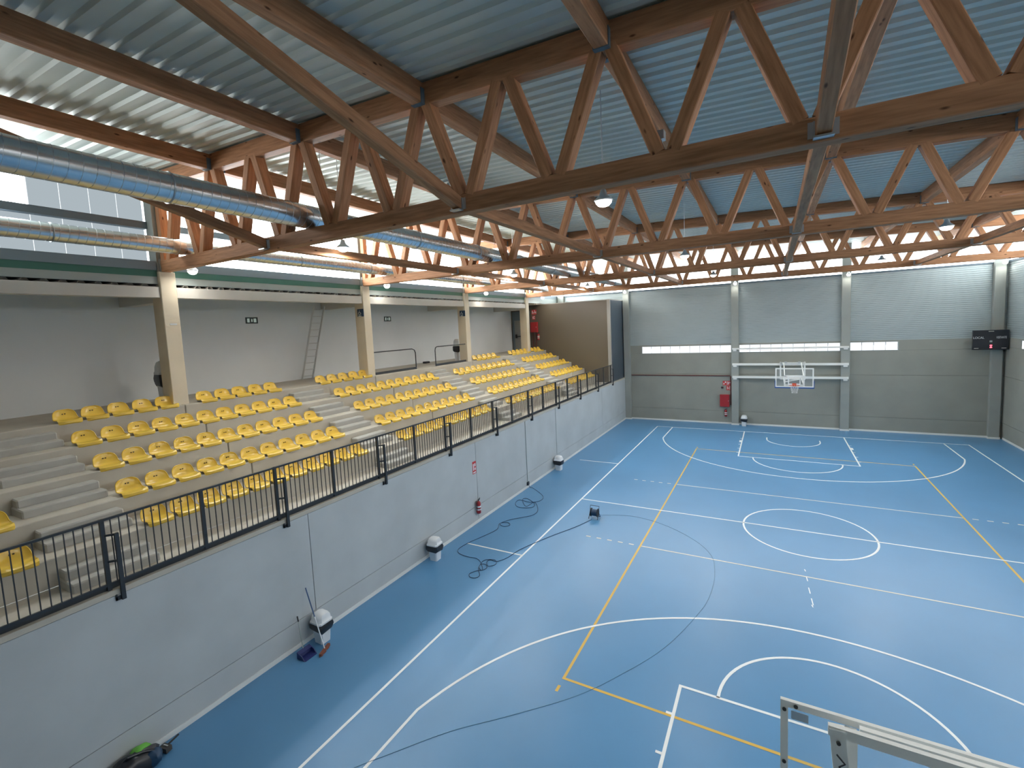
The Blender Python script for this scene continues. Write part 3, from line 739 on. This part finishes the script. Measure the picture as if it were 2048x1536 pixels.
# ------------------------------------------------------------------ cables and reel
def smooth_path(P, n=5):
    out = []
    for i in range(len(P)-1):
        p0, p1, p2, p3 = P[max(i-1, 0)], P[i], P[i+1], P[min(i+2, len(P)-1)]
        for k in range(n):
            t = k/n
            out.append(tuple(0.5*((2*p1[a])+(-p0[a]+p2[a])*t+(2*p0[a]-5*p1[a]+4*p2[a]-p3[a])*t*t+(-p0[a]+3*p1[a]-3*p2[a]+p3[a])*t**3) for a in (0, 1)))
    out.append(P[-1]); return out
cab = [(-10.06, 0.40), (-9.84, 0.33), (-9.08, -0.33), (-8.98, -0.85), (-9.3, -1.11), (-9.79, -1.06), (-9.73, -1.48), (-9.43, -1.73), (-8.98, -1.58), (-9.03, -1.2), (-9.53, -0.82), (-9.68, -0.97), (-9.22, -1.55), (-9.11, -1.04), (-8.65, -1.68), (-8.61, -2.18), (-8.95, -2.61), (-9.2, -2.91), (-9.34, -3.29), (-9.1, -3.45), (-8.96, -3.28), (-9.12, -3.12), (-9.36, -3.3), (-9.2, -3.75), (-9.35, -4.38), (-9.54, -5.0), (-9.58, -5.46), (-9.39, -5.68), (-9.02, -5.75), (-8.72, -5.73), (-8.46, -5.89), (-8.37, -6.12), (-8.2, -6.25), (-8.14, -6.07), (-8.27, -5.92), (-8.41, -5.98), (-8.31, -6.25), (-8.12, -6.47), (-8.11, -6.64), (-8.28, -6.69), (-8.41, -6.55), (-8.32, -6.34), (-8.2, -6.2), (-8.44, -5.88), (-8.4, -5.67), (-8.14, -5.59), (-8.01, -5.8), (-8.15, -5.97), (-8.32, -5.78), (-8.29, -5.65), (-8.06, -5.63), (-7.89, -5.31), (-7.79, -4.74), (-7.54, -4.07), (-7.21, -3.33), (-6.81, -2.52), (-6.52, -1.75)]
sp = smooth_path(cab)
o = MB().tube([(-10.09, 0.36, 0.16), (-10.07, 0.38, 0.06)]+[(x, y, 0.011) for x, y in sp], 0.009, 6).build('power_cable', 'cable_dark'); tag(o, 'dark power cable looping from the wall socket to the cable reel', 'cable')
cab2 = [(-6.41, -1.25), (-5.38, -0.91), (-4.29, -1.14), (-3.23, -1.83), (-2.54, -2.7), (-2.31, -3.72), (-2.3, -4.89), (-2.47, -5.85), (-2.92, -7.29), (-3.54, -8.45), (-4.14, -9.33), (-5.01, -10.23), (-5.78, -10.97), (-6.41, -11.75), (-6.79, -12.24), (-7.2, -12.9)]
o = MB().tube([(x, y, 0.005) for x, y in smooth_path(cab2, 8)], 0.004, 5).build('thin_cable', 'cable_grey'); tag(o, 'thin grey-blue cable curving widely across the blue court', 'cable')
e = empty('cable_reel', (-6.47, -1.55, 0), 'small black cable reel on a wire stand on the court', 'cable reel')
cx, cy, cz = -6.47, -1.55, 0.20
for s in (-1, 1):
    m = MB(); n0 = 20
    for d in (0, 0.018):
        for j in range(n0): m.v.append((cx+s*0.11+d*s, cy+0.15*math.cos(2*math.pi*j/n0), cz+0.15*math.sin(2*math.pi*j/n0)))
    m.f += [tuple(range(n0)), tuple(range(2*n0-1, n0-1, -1))]+[(j, (j+1) % n0, n0+(j+1) % n0, n0+j) for j in range(n0)]
    m.build('flange', 'black_plastic', e)
m = MB(); m.tube([(cx-0.10, cy, cz), (cx+0.10, cy, cz)], 0.115, 16); m.build('wound_cable', 'cable_dark', e)
MB().tube([(cx-0.17, cy-0.16, 0.01), (cx-0.17, cy+0.02, 0.20), (cx-0.17, cy+0.07, 0.42), (cx+0.15, cy+0.07, 0.42), (cx+0.15, cy+0.02, 0.20), (cx+0.15, cy-0.16, 0.01)], 0.011, 6).build('carry_frame', 'black_plastic', e)
MB().tube([(cx-0.17, cy+0.02, 0.20), (cx-0.17, cy+0.18, 0.01), (cx+0.15, cy+0.18, 0.01), (cx+0.15, cy+0.02, 0.20)], 0.011, 6).build('foot_frame', 'black_plastic', e)

# conduit with socket on the stand wall
e = empty('conduit', (XL+0.015, 0.36, 0.1), 'thin grey conduit down the stand wall ending in a socket', 'conduit')
MB().tube([(XL+0.014, 0.36, 0.24), (XL+0.014, 0.36, ZW-0.10)], 0.013, 8).build('conduit_tube', 'steel_light', e)
bx('socket_box', 'black_plastic', e, XL+0.001, XL+0.06, 0.28, 0.44, 0.12, 0.26, c=0.01)
e = empty('conduit', (XL+0.01, 3.55, 0.7), 'faint thin conduit on the stand wall above the far bin', 'conduit')
MB().tube([(XL+0.010, 3.50, 0.62), (XL+0.010, 3.50, ZW-0.10)], 0.007, 6).build('conduit_tube', 'steel_light', e)

# ------------------------------------------------------------------ fire equipment
def extinguisher(x, y, z, face, label):
    """face: unit vector pointing away from the wall"""
    e = empty('fire_extinguisher', (x, y, z), label, 'extinguisher')
    cx, cy = x+face[0]*0.10, y+face[1]*0.10
    m = MB(); m.lathe([(0.065, 0), (0.080, 0.02), (0.080, 0.36), (0.070, 0.40), (0.035, 0.435), (0.024, 0.45)], cx, cy, 16, z); m.build('cylinder', 'fire_red', e)
    m = MB(); m.lathe([(0.0815, 0.12), (0.0815, 0.17)], cx, cy, 16, z); m.lathe([(0.0815, 0.22), (0.0815, 0.28)], cx, cy, 16, z); m.build('label_band', 'paint_white', e)
    m = MB(); m.box(cx-0.018, cx+0.018, cy-0.018, cy+0.018, z+0.44, z+0.49); t = Vector((-face[1], face[0], 0))
    c = Vector((cx, cy, z+0.49)); m.bar(c, c+t*0.11+Vector((0, 0, 0.03)), 0.02, 0.012); m.bar(c-Vector((0, 0, 0.02)), c+t*0.10-Vector((0, 0, 0.01)), 0.02, 0.012); m.build('valve', 'black_plastic', e)
    MB().tube([c-Vector((0, 0, .03)), c-t*0.06-Vector((0, 0, .04)), c-t*0.092-Vector((0, 0, .12)), c-t*0.085-Vector((0, 0, .36))], 0.010, 6).build('hose', 'black_plastic', e)
    m = MB(); m.bar((x+face[0]*.002, y+face[1]*.002, z+0.42), (cx, cy, z+0.42), 0.04, 0.03); m.build('wall_hook', 'galvanised', e)
    return e
extinguisher(XL, -3.55, 0.38, (1, 0), 'red fire extinguisher hanging on the stand wall')
extinguisher(-3.62, YF, 0.50, (0, -1), 'fire extinguisher below the red cabinet on the far wall')
extinguisher(-15.42, 12.9, 5.92, (0, -1), 'small red extinguisher on the brown partition')
def hose_cabinet(x0, x1, z0, z1, y, label):
    e = empty('hose_cabinet', ((x0+x1)/2, y, z0), label, 'cabinet')
    bx('cabinet_box', 'fire_red', e, x0, x1, y-0.20, y, z0, z1, c=0.01)
    d = bx('cabinet_door', 'fire_red', e, x0+0.02, x1-0.02, y-0.215, y-0.20, z0+0.02, z1-0.02)
    bx('latch', 'galvanised', d, x1-0.07, x1-0.045, y-0.225, y-0.215, (z0+z1)/2-0.04, (z0+z1)/2+0.04)
    return e
hose_cabinet(-3.96, -3.40, 1.14, 1.92, YF, 'red fire hose cabinet on the far wall beside the column')
hose_cabinet(-15.98, -15.46, 6.46, 7.18, 12.9, 'red fire hose cabinet on the brown partition')
def fire_sign(x0, x1, z0, z1, plane, axis, label, cells):
    """a red sign board with white pictogram cells; axis 'y': board faces -y at y=plane, axis 'x': faces +x at x=plane"""
    e = empty('fire_sign', ((x0+x1)/2 if axis == 'y' else plane, plane if axis == 'y' else (x0+x1)/2, z0), label, 'sign')
    def b(nm, mt, a, c, p, q, t0, t1):
        return bx(nm, mt, e, a, c, plane-t1, plane-t0, p, q) if axis == 'y' else bx(nm, mt, e, plane+t0, plane+t1, a, c, p, q)
    b('sign_board', 'sign_red', x0, x1, z0, z1, 0.001, 0.006)
    for (u0, u1, v0, v1) in cells: b('pictogram', 'paint_white', x0+(x1-x0)*u0, x0+(x1-x0)*u1, z0+(z1-z0)*v0, z0+(z1-z0)*v1, 0.006, 0.008)
    return e
fire_sign(-3.58, -3.30, 2.20, 2.50, YF, 'y', 'small red extinguisher sign above the far hose cabinet', [(.18, .30, .2, .8), (.42, .5, .3, .55), (.6, .82, .2, .4), (.6, .82, .55, .8)])
fire_sign(-3.80, -3.30, 2.52, 2.80, YF, 'y', 'wide red hose and alarm sign on far wall under the pipe', [(.08, .20, .2, .5), (.26, .40, .55, .85), (.50, .55, .1, .9), (.62, .72, .2, .8), (.80, .92, .45, .8)])
fire_sign(-15.93, -15.55, 7.72, 8.05, 12.9, 'y', 'red fire hose sign high on the brown partition', [(.1, .25, .2, .8), (.38, .5, .2, .5), (.6, .7, .3, .9), (.8, .92, .2, .6)])
fire_sign(-15.90, -15.66, 7.36, 7.64, 12.9, 'y', 'small red extinguisher sign above partition hose cabinet', [(.2, .4, .2, .8), (.6, .8, .2, .45), (.6, .8, .6, .85)])
fire_sign(-3.66, -3.44, 1.80, 2.24, XL, 'x', 'red extinguisher sign on the stand wall', [(.15, .38, .28, .82), (.55, .85, .28, .48), (.55, .85, .58, .82), (.12, .88, .06, .16)])
e = empty('alarm_button', (-3.83, YF, 2.36), 'small dark alarm button beside the far fire signs', 'alarm')
bx('button_box', 'black_plastic', e, -3.90, -3.76, YF-0.06, YF, 2.32, 2.42, c=0.008); bx('button', 'fire_red', e, -3.85, -3.81, YF-0.068, YF-0.06, 2.35, 2.39)
o = MB().tube([(-9.70, YF-0.06, 3.14), (-3.38, YF-0.06, 3.14), (-3.33, YF-0.06, 3.09), (-3.33, YF-0.06, 1.25)], 0.03, 10).build('fire_pipe', 'pipe_red'); tag(o, 'dark red fire pipe along the far wall down to the cabinet', 'pipe')
for nm, (x, lab) in enumerate(((-15.86, 'dark riser pipe under the partition hose cabinet, near the pillar'), (-15.62, 'second dark riser pipe under the partition hose cabinet'))):
    o = MB().tube([(x, 12.84, 5.2), (x, 12.84, 6.46)], 0.03, 8).build('riser_pipe', 'pipe_red'); tag(o, lab, 'pipe')

# ------------------------------------------------------------------ gallery furniture: ladder, signs, handrails
e = empty('ladder', (-17.4, -4.62, TZ[4]), 'tall aluminium ladder leaning up beside the second pillar', 'ladder')
lb, lt = Vector((-17.40, -4.50, TZ[4])), Vector((-16.45, -4.42, 8.05)); hw = 0.24
for s in (-1, 1): m = MB(); m.bar(lb+Vector((0, s*hw, 0)), lt+Vector((0, s*hw, 0)), 0.03, 0.07); m.build('stile', 'aluminium', e)
for k in range(11):
    c = lb.lerp(lt, (k+0.5)/11); MB().tube([c-Vector((0, hw, 0)), c+Vector((0, hw, 0))], 0.016, 6).build('rung', 'aluminium', e)
def exit_sign(y, z, label):
    e = empty('exit_sign', (XREAR, y, z), label, 'sign')
    bx('sign_board', 'sign_dark', e, XREAR+0.001, XREAR+0.012, y-0.23, y+0.23, z-0.115, z+0.115)
    for a, b, c, d in ((-.17, -.08, -.07, .07), (-.02, .03, -.05, .05), (.07, .17, -.07, .07)): bx('pictogram', 'exit_white', e, XREAR+0.012, XREAR+0.014, y+a, y+b, z+c, z+d)
exit_sign(-6.46, 7.57, 'dark emergency exit sign on gallery wall near the ladder')
exit_sign(0.42, 7.58, 'dark emergency exit sign on gallery wall behind the handrails')
exit_sign(7.2, 7.58, 'dark emergency exit sign on gallery wall beyond the third pillar')
for y, lab in ((CY[2], 'wheelchair place sign on the second pillar'), (CY[3], 'wheelchair place sign on the third pillar')):
    e = empty('wheelchair_sign', (-15.3, y-0.2, 7.6), lab, 'sign'); yy = y-0.2
    bx('sign_board', 'sign_blue', e, -15.43, -15.08, yy-0.006, yy-0.001, 7.58, 7.88); bx('caption', 'paint_white', e, -15.38, -15.22, yy-0.008, yy-0.006, 7.59, 7.62)
    mm = MB(); mm.lathe([(0.02, 0), (0.02, 0.001)], 0, 0, 10)
    MB().tube([(-15.31, yy-0.008, 7.83), (-15.31, yy-0.008, 7.74), (-15.25, yy-0.008, 7.74), (-15.23, yy-0.008, 7.67)], 0.012, 5).build('pictogram', 'paint_white', e)
    MB().tube([(-15.31+0.055*math.cos(t), yy-0.008, 7.71+0.055*math.sin(t)) for t in [2.0+0.35*k for k in range(12)]], 0.009, 5).build('pictogram', 'paint_white', e)
for pts, lab in (([(-15.20, CY[2]+0.2, 6.12), (-15.20, -0.66, 6.12), (-15.20, -0.50, 6.06), (-15.20, -0.44, 5.94), (-15.20, -0.44, TZ[4])], 'dark steel handrail starting at the second pillar'),
                 ([(-15.20, CY[3]-0.2, 6.12), (-15.20, 1.14, 6.12), (-15.20, 1.02, 6.07), (-15.20, 0.98, 5.96), (-15.20, 0.98, TZ[4])], 'dark steel handrail ending at the third pillar')):
    e = empty('handrail', (pts[-1][0], pts[-1][1], TZ[4]), lab, 'handrail')
    MB().tube(pts, 0.024, 8).build('rail_tube', 'rail_steel', e)
    y0, y1 = sorted((pts[0][1], pts[-1][1])); bx('kerb_plate', 'rail_steel', e, -15.22, -15.18, y0, y1, TZ[4]+0.001, TZ[4]+0.10)
o = bx('door_stop', 'black_plastic', None, -17.2, -17.0, 2.35, 2.75, TZ[4], TZ[4]+0.10, c=0.03); tag(o, 'small black object on the gallery floor behind the handrail', 'door stop')
e = empty('pillar_plate', (-15.08, CY[1], 7.3), 'faint grey fixing plate high on the nearest pillar', 'plate')
bx('plate', 'galvanised', e, -15.08, -15.075, CY[1]-0.07, CY[1]+0.10, 7.36, 7.40)

# ------------------------------------------------------------------ basketball units
def hoop(y, s, label, near):
    """s=+1: unit at the far end (board faces -y); s=-1: at the near end"""
    e = empty('basketball_hoop', (0, y, 0), label, 'basketball hoop')
    cx = 0.06 if s > 0 else 0.02
    z0, z1, hw = 2.90, 3.95, 0.90; t = 0.06 if s > 0 else 0.05; yb = y; d = s*0.03
    fr = MB(); fr.box(cx-hw, cx+hw, min(yb, yb+d), max(yb, yb+d), z1-t, z1); fr.box(cx-hw, cx+hw, min(yb, yb+d), max(yb, yb+d), z0, z0+t)
    fr.box(cx-hw, cx-hw+t, min(yb, yb+d), max(yb, yb+d), z0+t, z1-t); fr.box(cx+hw-t, cx+hw, min(yb, yb+d), max(yb, yb+d), z0+t, z1-t)
    fr.build('backboard_frame', 'white_metal', e)
    bx('backboard_glass', 'glass_board', e, cx-hw+t, cx+hw-t, yb+s*0.008, yb+s*0.016, z0+t, z1-t)
    q = MB(); a = 0.295; zz0, zz1 = 3.05, 3.50; w = 0.05; ya, yc = sorted((yb-s*0.004, yb+s*0.006))
    q.box(cx-a, cx+a, ya, yc, zz1-w, zz1).box(cx-a, cx+a, ya, yc, zz0, zz0+w).box(cx-a, cx-a+w, ya, yc, zz0+w, zz1-w).box(cx+a-w, cx+a, ya, yc, zz0+w, zz1-w)
    q.build('target_square', 'paint_white', e)
    p = MB(); ya, yc = sorted((yb-s*0.02, yb+s*0.04))
    p.box(cx-hw-0.03, cx+hw+0.03, ya, yc, z0-0.06, z0+0.004).box(cx-hw-0.03, cx-hw, ya, yc, z0+0.012, z0+0.36).box(cx+hw, cx+hw+0.03, ya, yc, z0+0.012, z0+0.36); p.build('edge_padding', 'pad_blue', e)
    ry = yb-s*(0.15+0.225)
    rim = MB(); rim.tube([(cx+0.225*math.cos(2*math.pi*j/24), ry+0.225*math.sin(2*math.pi*j/24), 3.05) for j in range(24)], 0.012, 8, closed=True); rim.build('rim', 'rim_orange', e)
    m = MB(); m.box(cx-0.09, cx+0.09, min(yb, yb-s*0.16), max(yb, yb-s*0.16), 3.00, 3.06).box(cx-0.10, cx+0.10, *sorted((yb, yb-s*0.02)), 2.95, 3.12); m.build('rim_bracket', 'rim_orange', e)
    net = MB()
    for j in range(12):
        for sg in (-1, 1):
            pts = []
            for k in range(5):
                r = 0.215-0.085*min(1, k/3.2); an = 2*math.pi*(j+sg*0.5*k)/12
                pts.append((cx+r*math.cos(an), ry+r*math.sin(an), 3.045-0.105*k))
            net.tube(pts, 0.0045, 4)
    net.build('net', 'net_white', e)
    return e, cx
e, cx = hoop(12.62, 1, 'glass basketball backboard with orange rim, mounted on far wall', False)
for z, h in ((4.88, 0.10), (3.90, 0.13), (3.10, 0.13)):
    r = bx('mounting_rail', 'white_metal', e, FCX[1]-0.15, FCX[2]+0.15, YF-0.36, YF-0.26, z-h/2, z+h/2)
    for x in (FCX[1], FCX[2]):
        bx('rail_clamp', 'white_metal', r, x-0.10, x+0.10, YF-0.34, YF-0.24, z-h/2-0.10, z-h/2)
yb = 12.62
m = MB()
for x in (cx-0.62, cx+0.62):
    m.box(x-0.04, x+0.04, YF-0.44, YF-0.36, 2.98, 4.05)
m.box(cx-0.62, cx+0.62, YF-0.44, YF-0.38, 2.98, 3.04).box(cx-0.62, cx+0.62, YF-0.44, YF-0.38, 3.95, 4.02); m.build('wall_frame', 'white_metal', e)
m = MB()
for x in (cx-0.45, cx+0.45): m.bar((x, YF-0.40, 3.05), (x, yb+0.10, 3.05), 0.06, 0.06).bar((x, YF-0.40, 3.98), (x, yb+0.10, 3.42), 0.05, 0.05)
m.bar((cx-0.42, yb+1.2, 3.05), (cx+0.45, yb+2.6, 3.05), 0.05, 0.05); m.build('support_arm', 'white_metal', e)
m = MB()
for x in (cx-0.45, cx+0.45): m.box(x-0.035, x+0.035, yb+0.035, yb+0.10, 2.95, 3.55)
m.box(cx-0.45, cx+0.45, yb+0.035, yb+0.09, 3.48, 3.55).box(cx-0.45, cx+0.45, yb+0.035, yb+0.09, 2.98, 3.04); m.build('board_support', 'white_metal', e)
for x in (cx-0.35, cx+0.35): MB().tube([(x-0.07, YF-0.42, 4.02), (x+0.07, YF-0.42, 4.02)], 0.04, 8).build('hinge_roller', 'galvanised', e)

e, cx = hoop(-12.92, -1, 'near basketball backboard seen from behind, lower picture edge', True)
yb = -12.92
m = MB()                                             # rear steel frame of the near board
m.box(cx-0.42, cx+0.45, yb-0.115, yb-0.075, 3.91, 3.965).box(cx-0.50, cx-0.43, yb-0.10, yb-0.035, 3.0, 3.90).box(cx+0.43, cx+0.50, yb-0.10, yb-0.035, 3.0, 3.90).box(cx-0.43, cx+0.43, yb-0.10, yb-0.035, 3.30, 3.37); m.build('board_support', 'white_metal', e)
m = MB(); m.box(cx-0.62, cx+0.62, yb-0.29, yb-0.255, 3.99, 4.06); m.build('rear_frame', 'white_metal', e)
for s_ in (-1, 1):
    m = MB(); m.bar((cx+s_*0.57, yb-0.27, 4.05), (cx+s_*0.47, yb-0.20, 2.9), 0.09, 0.06, up=(0, 1, 0)); m.build('strut', 'white_metal', e)
    m = MB(); m.bar((cx+s_*0.55, yb-0.33, 3.2), (cx+s_*0.55, yb-5.0, 3.2), 0.06, 0.09); m.build('support_arm', 'white_metal', e)
MB().tube([(cx-0.575, yb-0.33, 3.90), (cx-0.53, yb-0.345, 3.86), (cx-0.56, yb-0.335, 3.82), (cx-0.52, yb-0.335, 3.74), (cx-0.50, yb-0.35, 3.66)], 0.006, 6).build('adjusting_rod', 'black_plastic', e)
MB().tube([(cx-0.565, yb-0.305, 3.97), (cx-0.563, yb-0.32, 3.97)], 0.013, 8).build('bolt', 'joint_dark', e)
for px, pz in ((-0.875, 3.88), (-0.875, 3.45), (-0.80, 3.925)): MB().tube([(cx+px, yb-0.031, pz), (cx+px, yb-0.040, pz)], 0.014, 8).build('bolt', 'joint_dark', e)
bx('maker_plate', 'galvanised', e, cx-0.83, cx-0.72, yb-0.034, yb-0.031, 3.82, 3.885)

# ------------------------------------------------------------------ scoreboard
e = empty('scoreboard', (8.60, YF-0.55, 4.62), 'black electronic scoreboard with white lettering on the corner column', 'scoreboard')
sy = YF-0.62
bx('scoreboard_case', 'black_plastic', e, 7.93, 9.26, sy, sy+0.14, 4.63, 5.62, c=0.01)
bx('wall_arm', 'galvanised', e, 8.88, 9.03, sy+0.14, YF-0.24, 4.95, 5.30)
RT = (math.pi/2, 0, 0)
text('lettering', 'LOCAL', 'paint_white', e, (8.14, sy-0.003, 5.24), 0.155, RT, sx=0.85)
text('lettering', 'VISITANTE', 'paint_white', e, (8.98, sy-0.003, 5.24), 0.155, RT, sx=0.52)
bx('small_label', 'paint_cream', e, 8.50, 8.70, sy-0.003, sy, 5.545, 5.57)
bx('small_label', 'paint_cream', e, 7.98, 8.15, sy-0.003, sy, 4.70, 4.725); bx('small_label', 'paint_cream', e, 8.99, 9.17, sy-0.003, sy, 4.70, 4.725)
bx('small_label', 'steel_light', e, 8.55, 8.65, sy-0.003, sy, 5.01, 5.10)
for z in (4.75, 4.85): bx('led_segment', 'led_red', e, 8.56, 8.65, sy-0.003, sy, z-0.03, z+0.03)
bx('led_segment', 'led_red', e, 8.59, 8.62, sy-0.003, sy, 4.78, 4.82)

# ------------------------------------------------------------------ lamps
def lamp(x, y, z, label, tilt=0.0, power=LAMP_POWER, group='high bay lamps under the roof', rod=None, r=0.15):
    e = empty('high_bay_lamp', (x, y, z), label, 'lamp', group)
    MB().lathe([(r*1.05, 0.0), (r*1.1, 0.02), (r*0.9, 0.05), (r*0.5, 0.10), (r*0.3, 0.20)], x, y, 18, z).build('housing', 'galvanised', e)
    MB().lathe([(r*0.25, -0.095), (r*0.65, -0.075), (r*0.92, -0.03), (r*0.95, -0.001)], x, y, 18, z).build('diffuser', 'lamp_glow', e)
    if rod: MB().tube([(x, y, z+0.2), (x, y, rod)], 0.008, 6).build('suspension_rod', 'galvanised', e)
    ld = bpy.data.lights.new('lamp_light', 'AREA'); ld.shape = 'DISK'; ld.size = r*1.9; ld.energy = power; ld.color = (1.0, 0.95, 0.86)
    lo = bpy.data.objects.new('lamp_light', ld); COL.objects.link(lo); lo.parent = e; lo.location = (0, 0, -0.11); WL[lo.name] = wl(e)
    return e
RN = ['nearest', 'middle', 'farthest']; CN = ['stand side', 'middle', 'scoreboard side']
for a, y in enumerate((-8.5, 0.2, 8.9)):
    for b, x in enumerate((-10.25, -3.58, 3.15)):
        lamp(x, y, 9.02, 'round high bay lamp in the %s cross row, %s column' % (RN[a], CN[b]), rod=ztop(x)+HC)
for k, y in enumerate((-9.81, -2.57, 4.9, 12.0)):
    lamp(-14.6, y, 8.78, 'round lamp below the fascia next to the %s' % ['nearest pillar', 'second pillar', 'third pillar', 'fourth pillar'][k], power=LAMP_POWER*0.12, group='lamps along the gallery fascia', rod=ztop(-14.6)+HC, r=0.12)
for k, x in enumerate(FCX):
    fl = lamp(x+0.05, YF-0.55, 8.93, 'round lamp high on the far wall, %s column from the partition' % ORD[k], power=LAMP_POWER*0.05, group='lamps on the far wall columns', rod=9.3, r=0.10); bx('wall_arm', 'galvanised', fl, x+0.035, x+0.065, YF-0.56, YF-0.24, 9.28, 9.31)

# small things on floor and truss
for (x, y, l) in ((-0.19, -2.60, 0.10), (-0.17, -3.00, 0.22), (-0.15, -3.55, 0.28), (-0.12, -4.05, 0.30), (-0.13, -4.34, 0.10)):
    strip([(x, y), (x+0.02, y-l)], 0.022, 'paint_white', 0.002, name='scuff_mark')
e = empty('junction_box', (-2.25, -9.98, 9.30), 'small grey box with sensor beside a node of the nearest truss', 'junction box')
bx('box_body', 'galvanised', e, -2.33, -2.21, -10.10, -9.98, 9.28, 9.40, c=0.01)
MB().lathe([(0.02, -0.10), (0.035, -0.07), (0.03, -0.03), (0.02, 0.0)], -2.27, -10.04, 10, 9.28).build('sensor', 'aluminium', e)
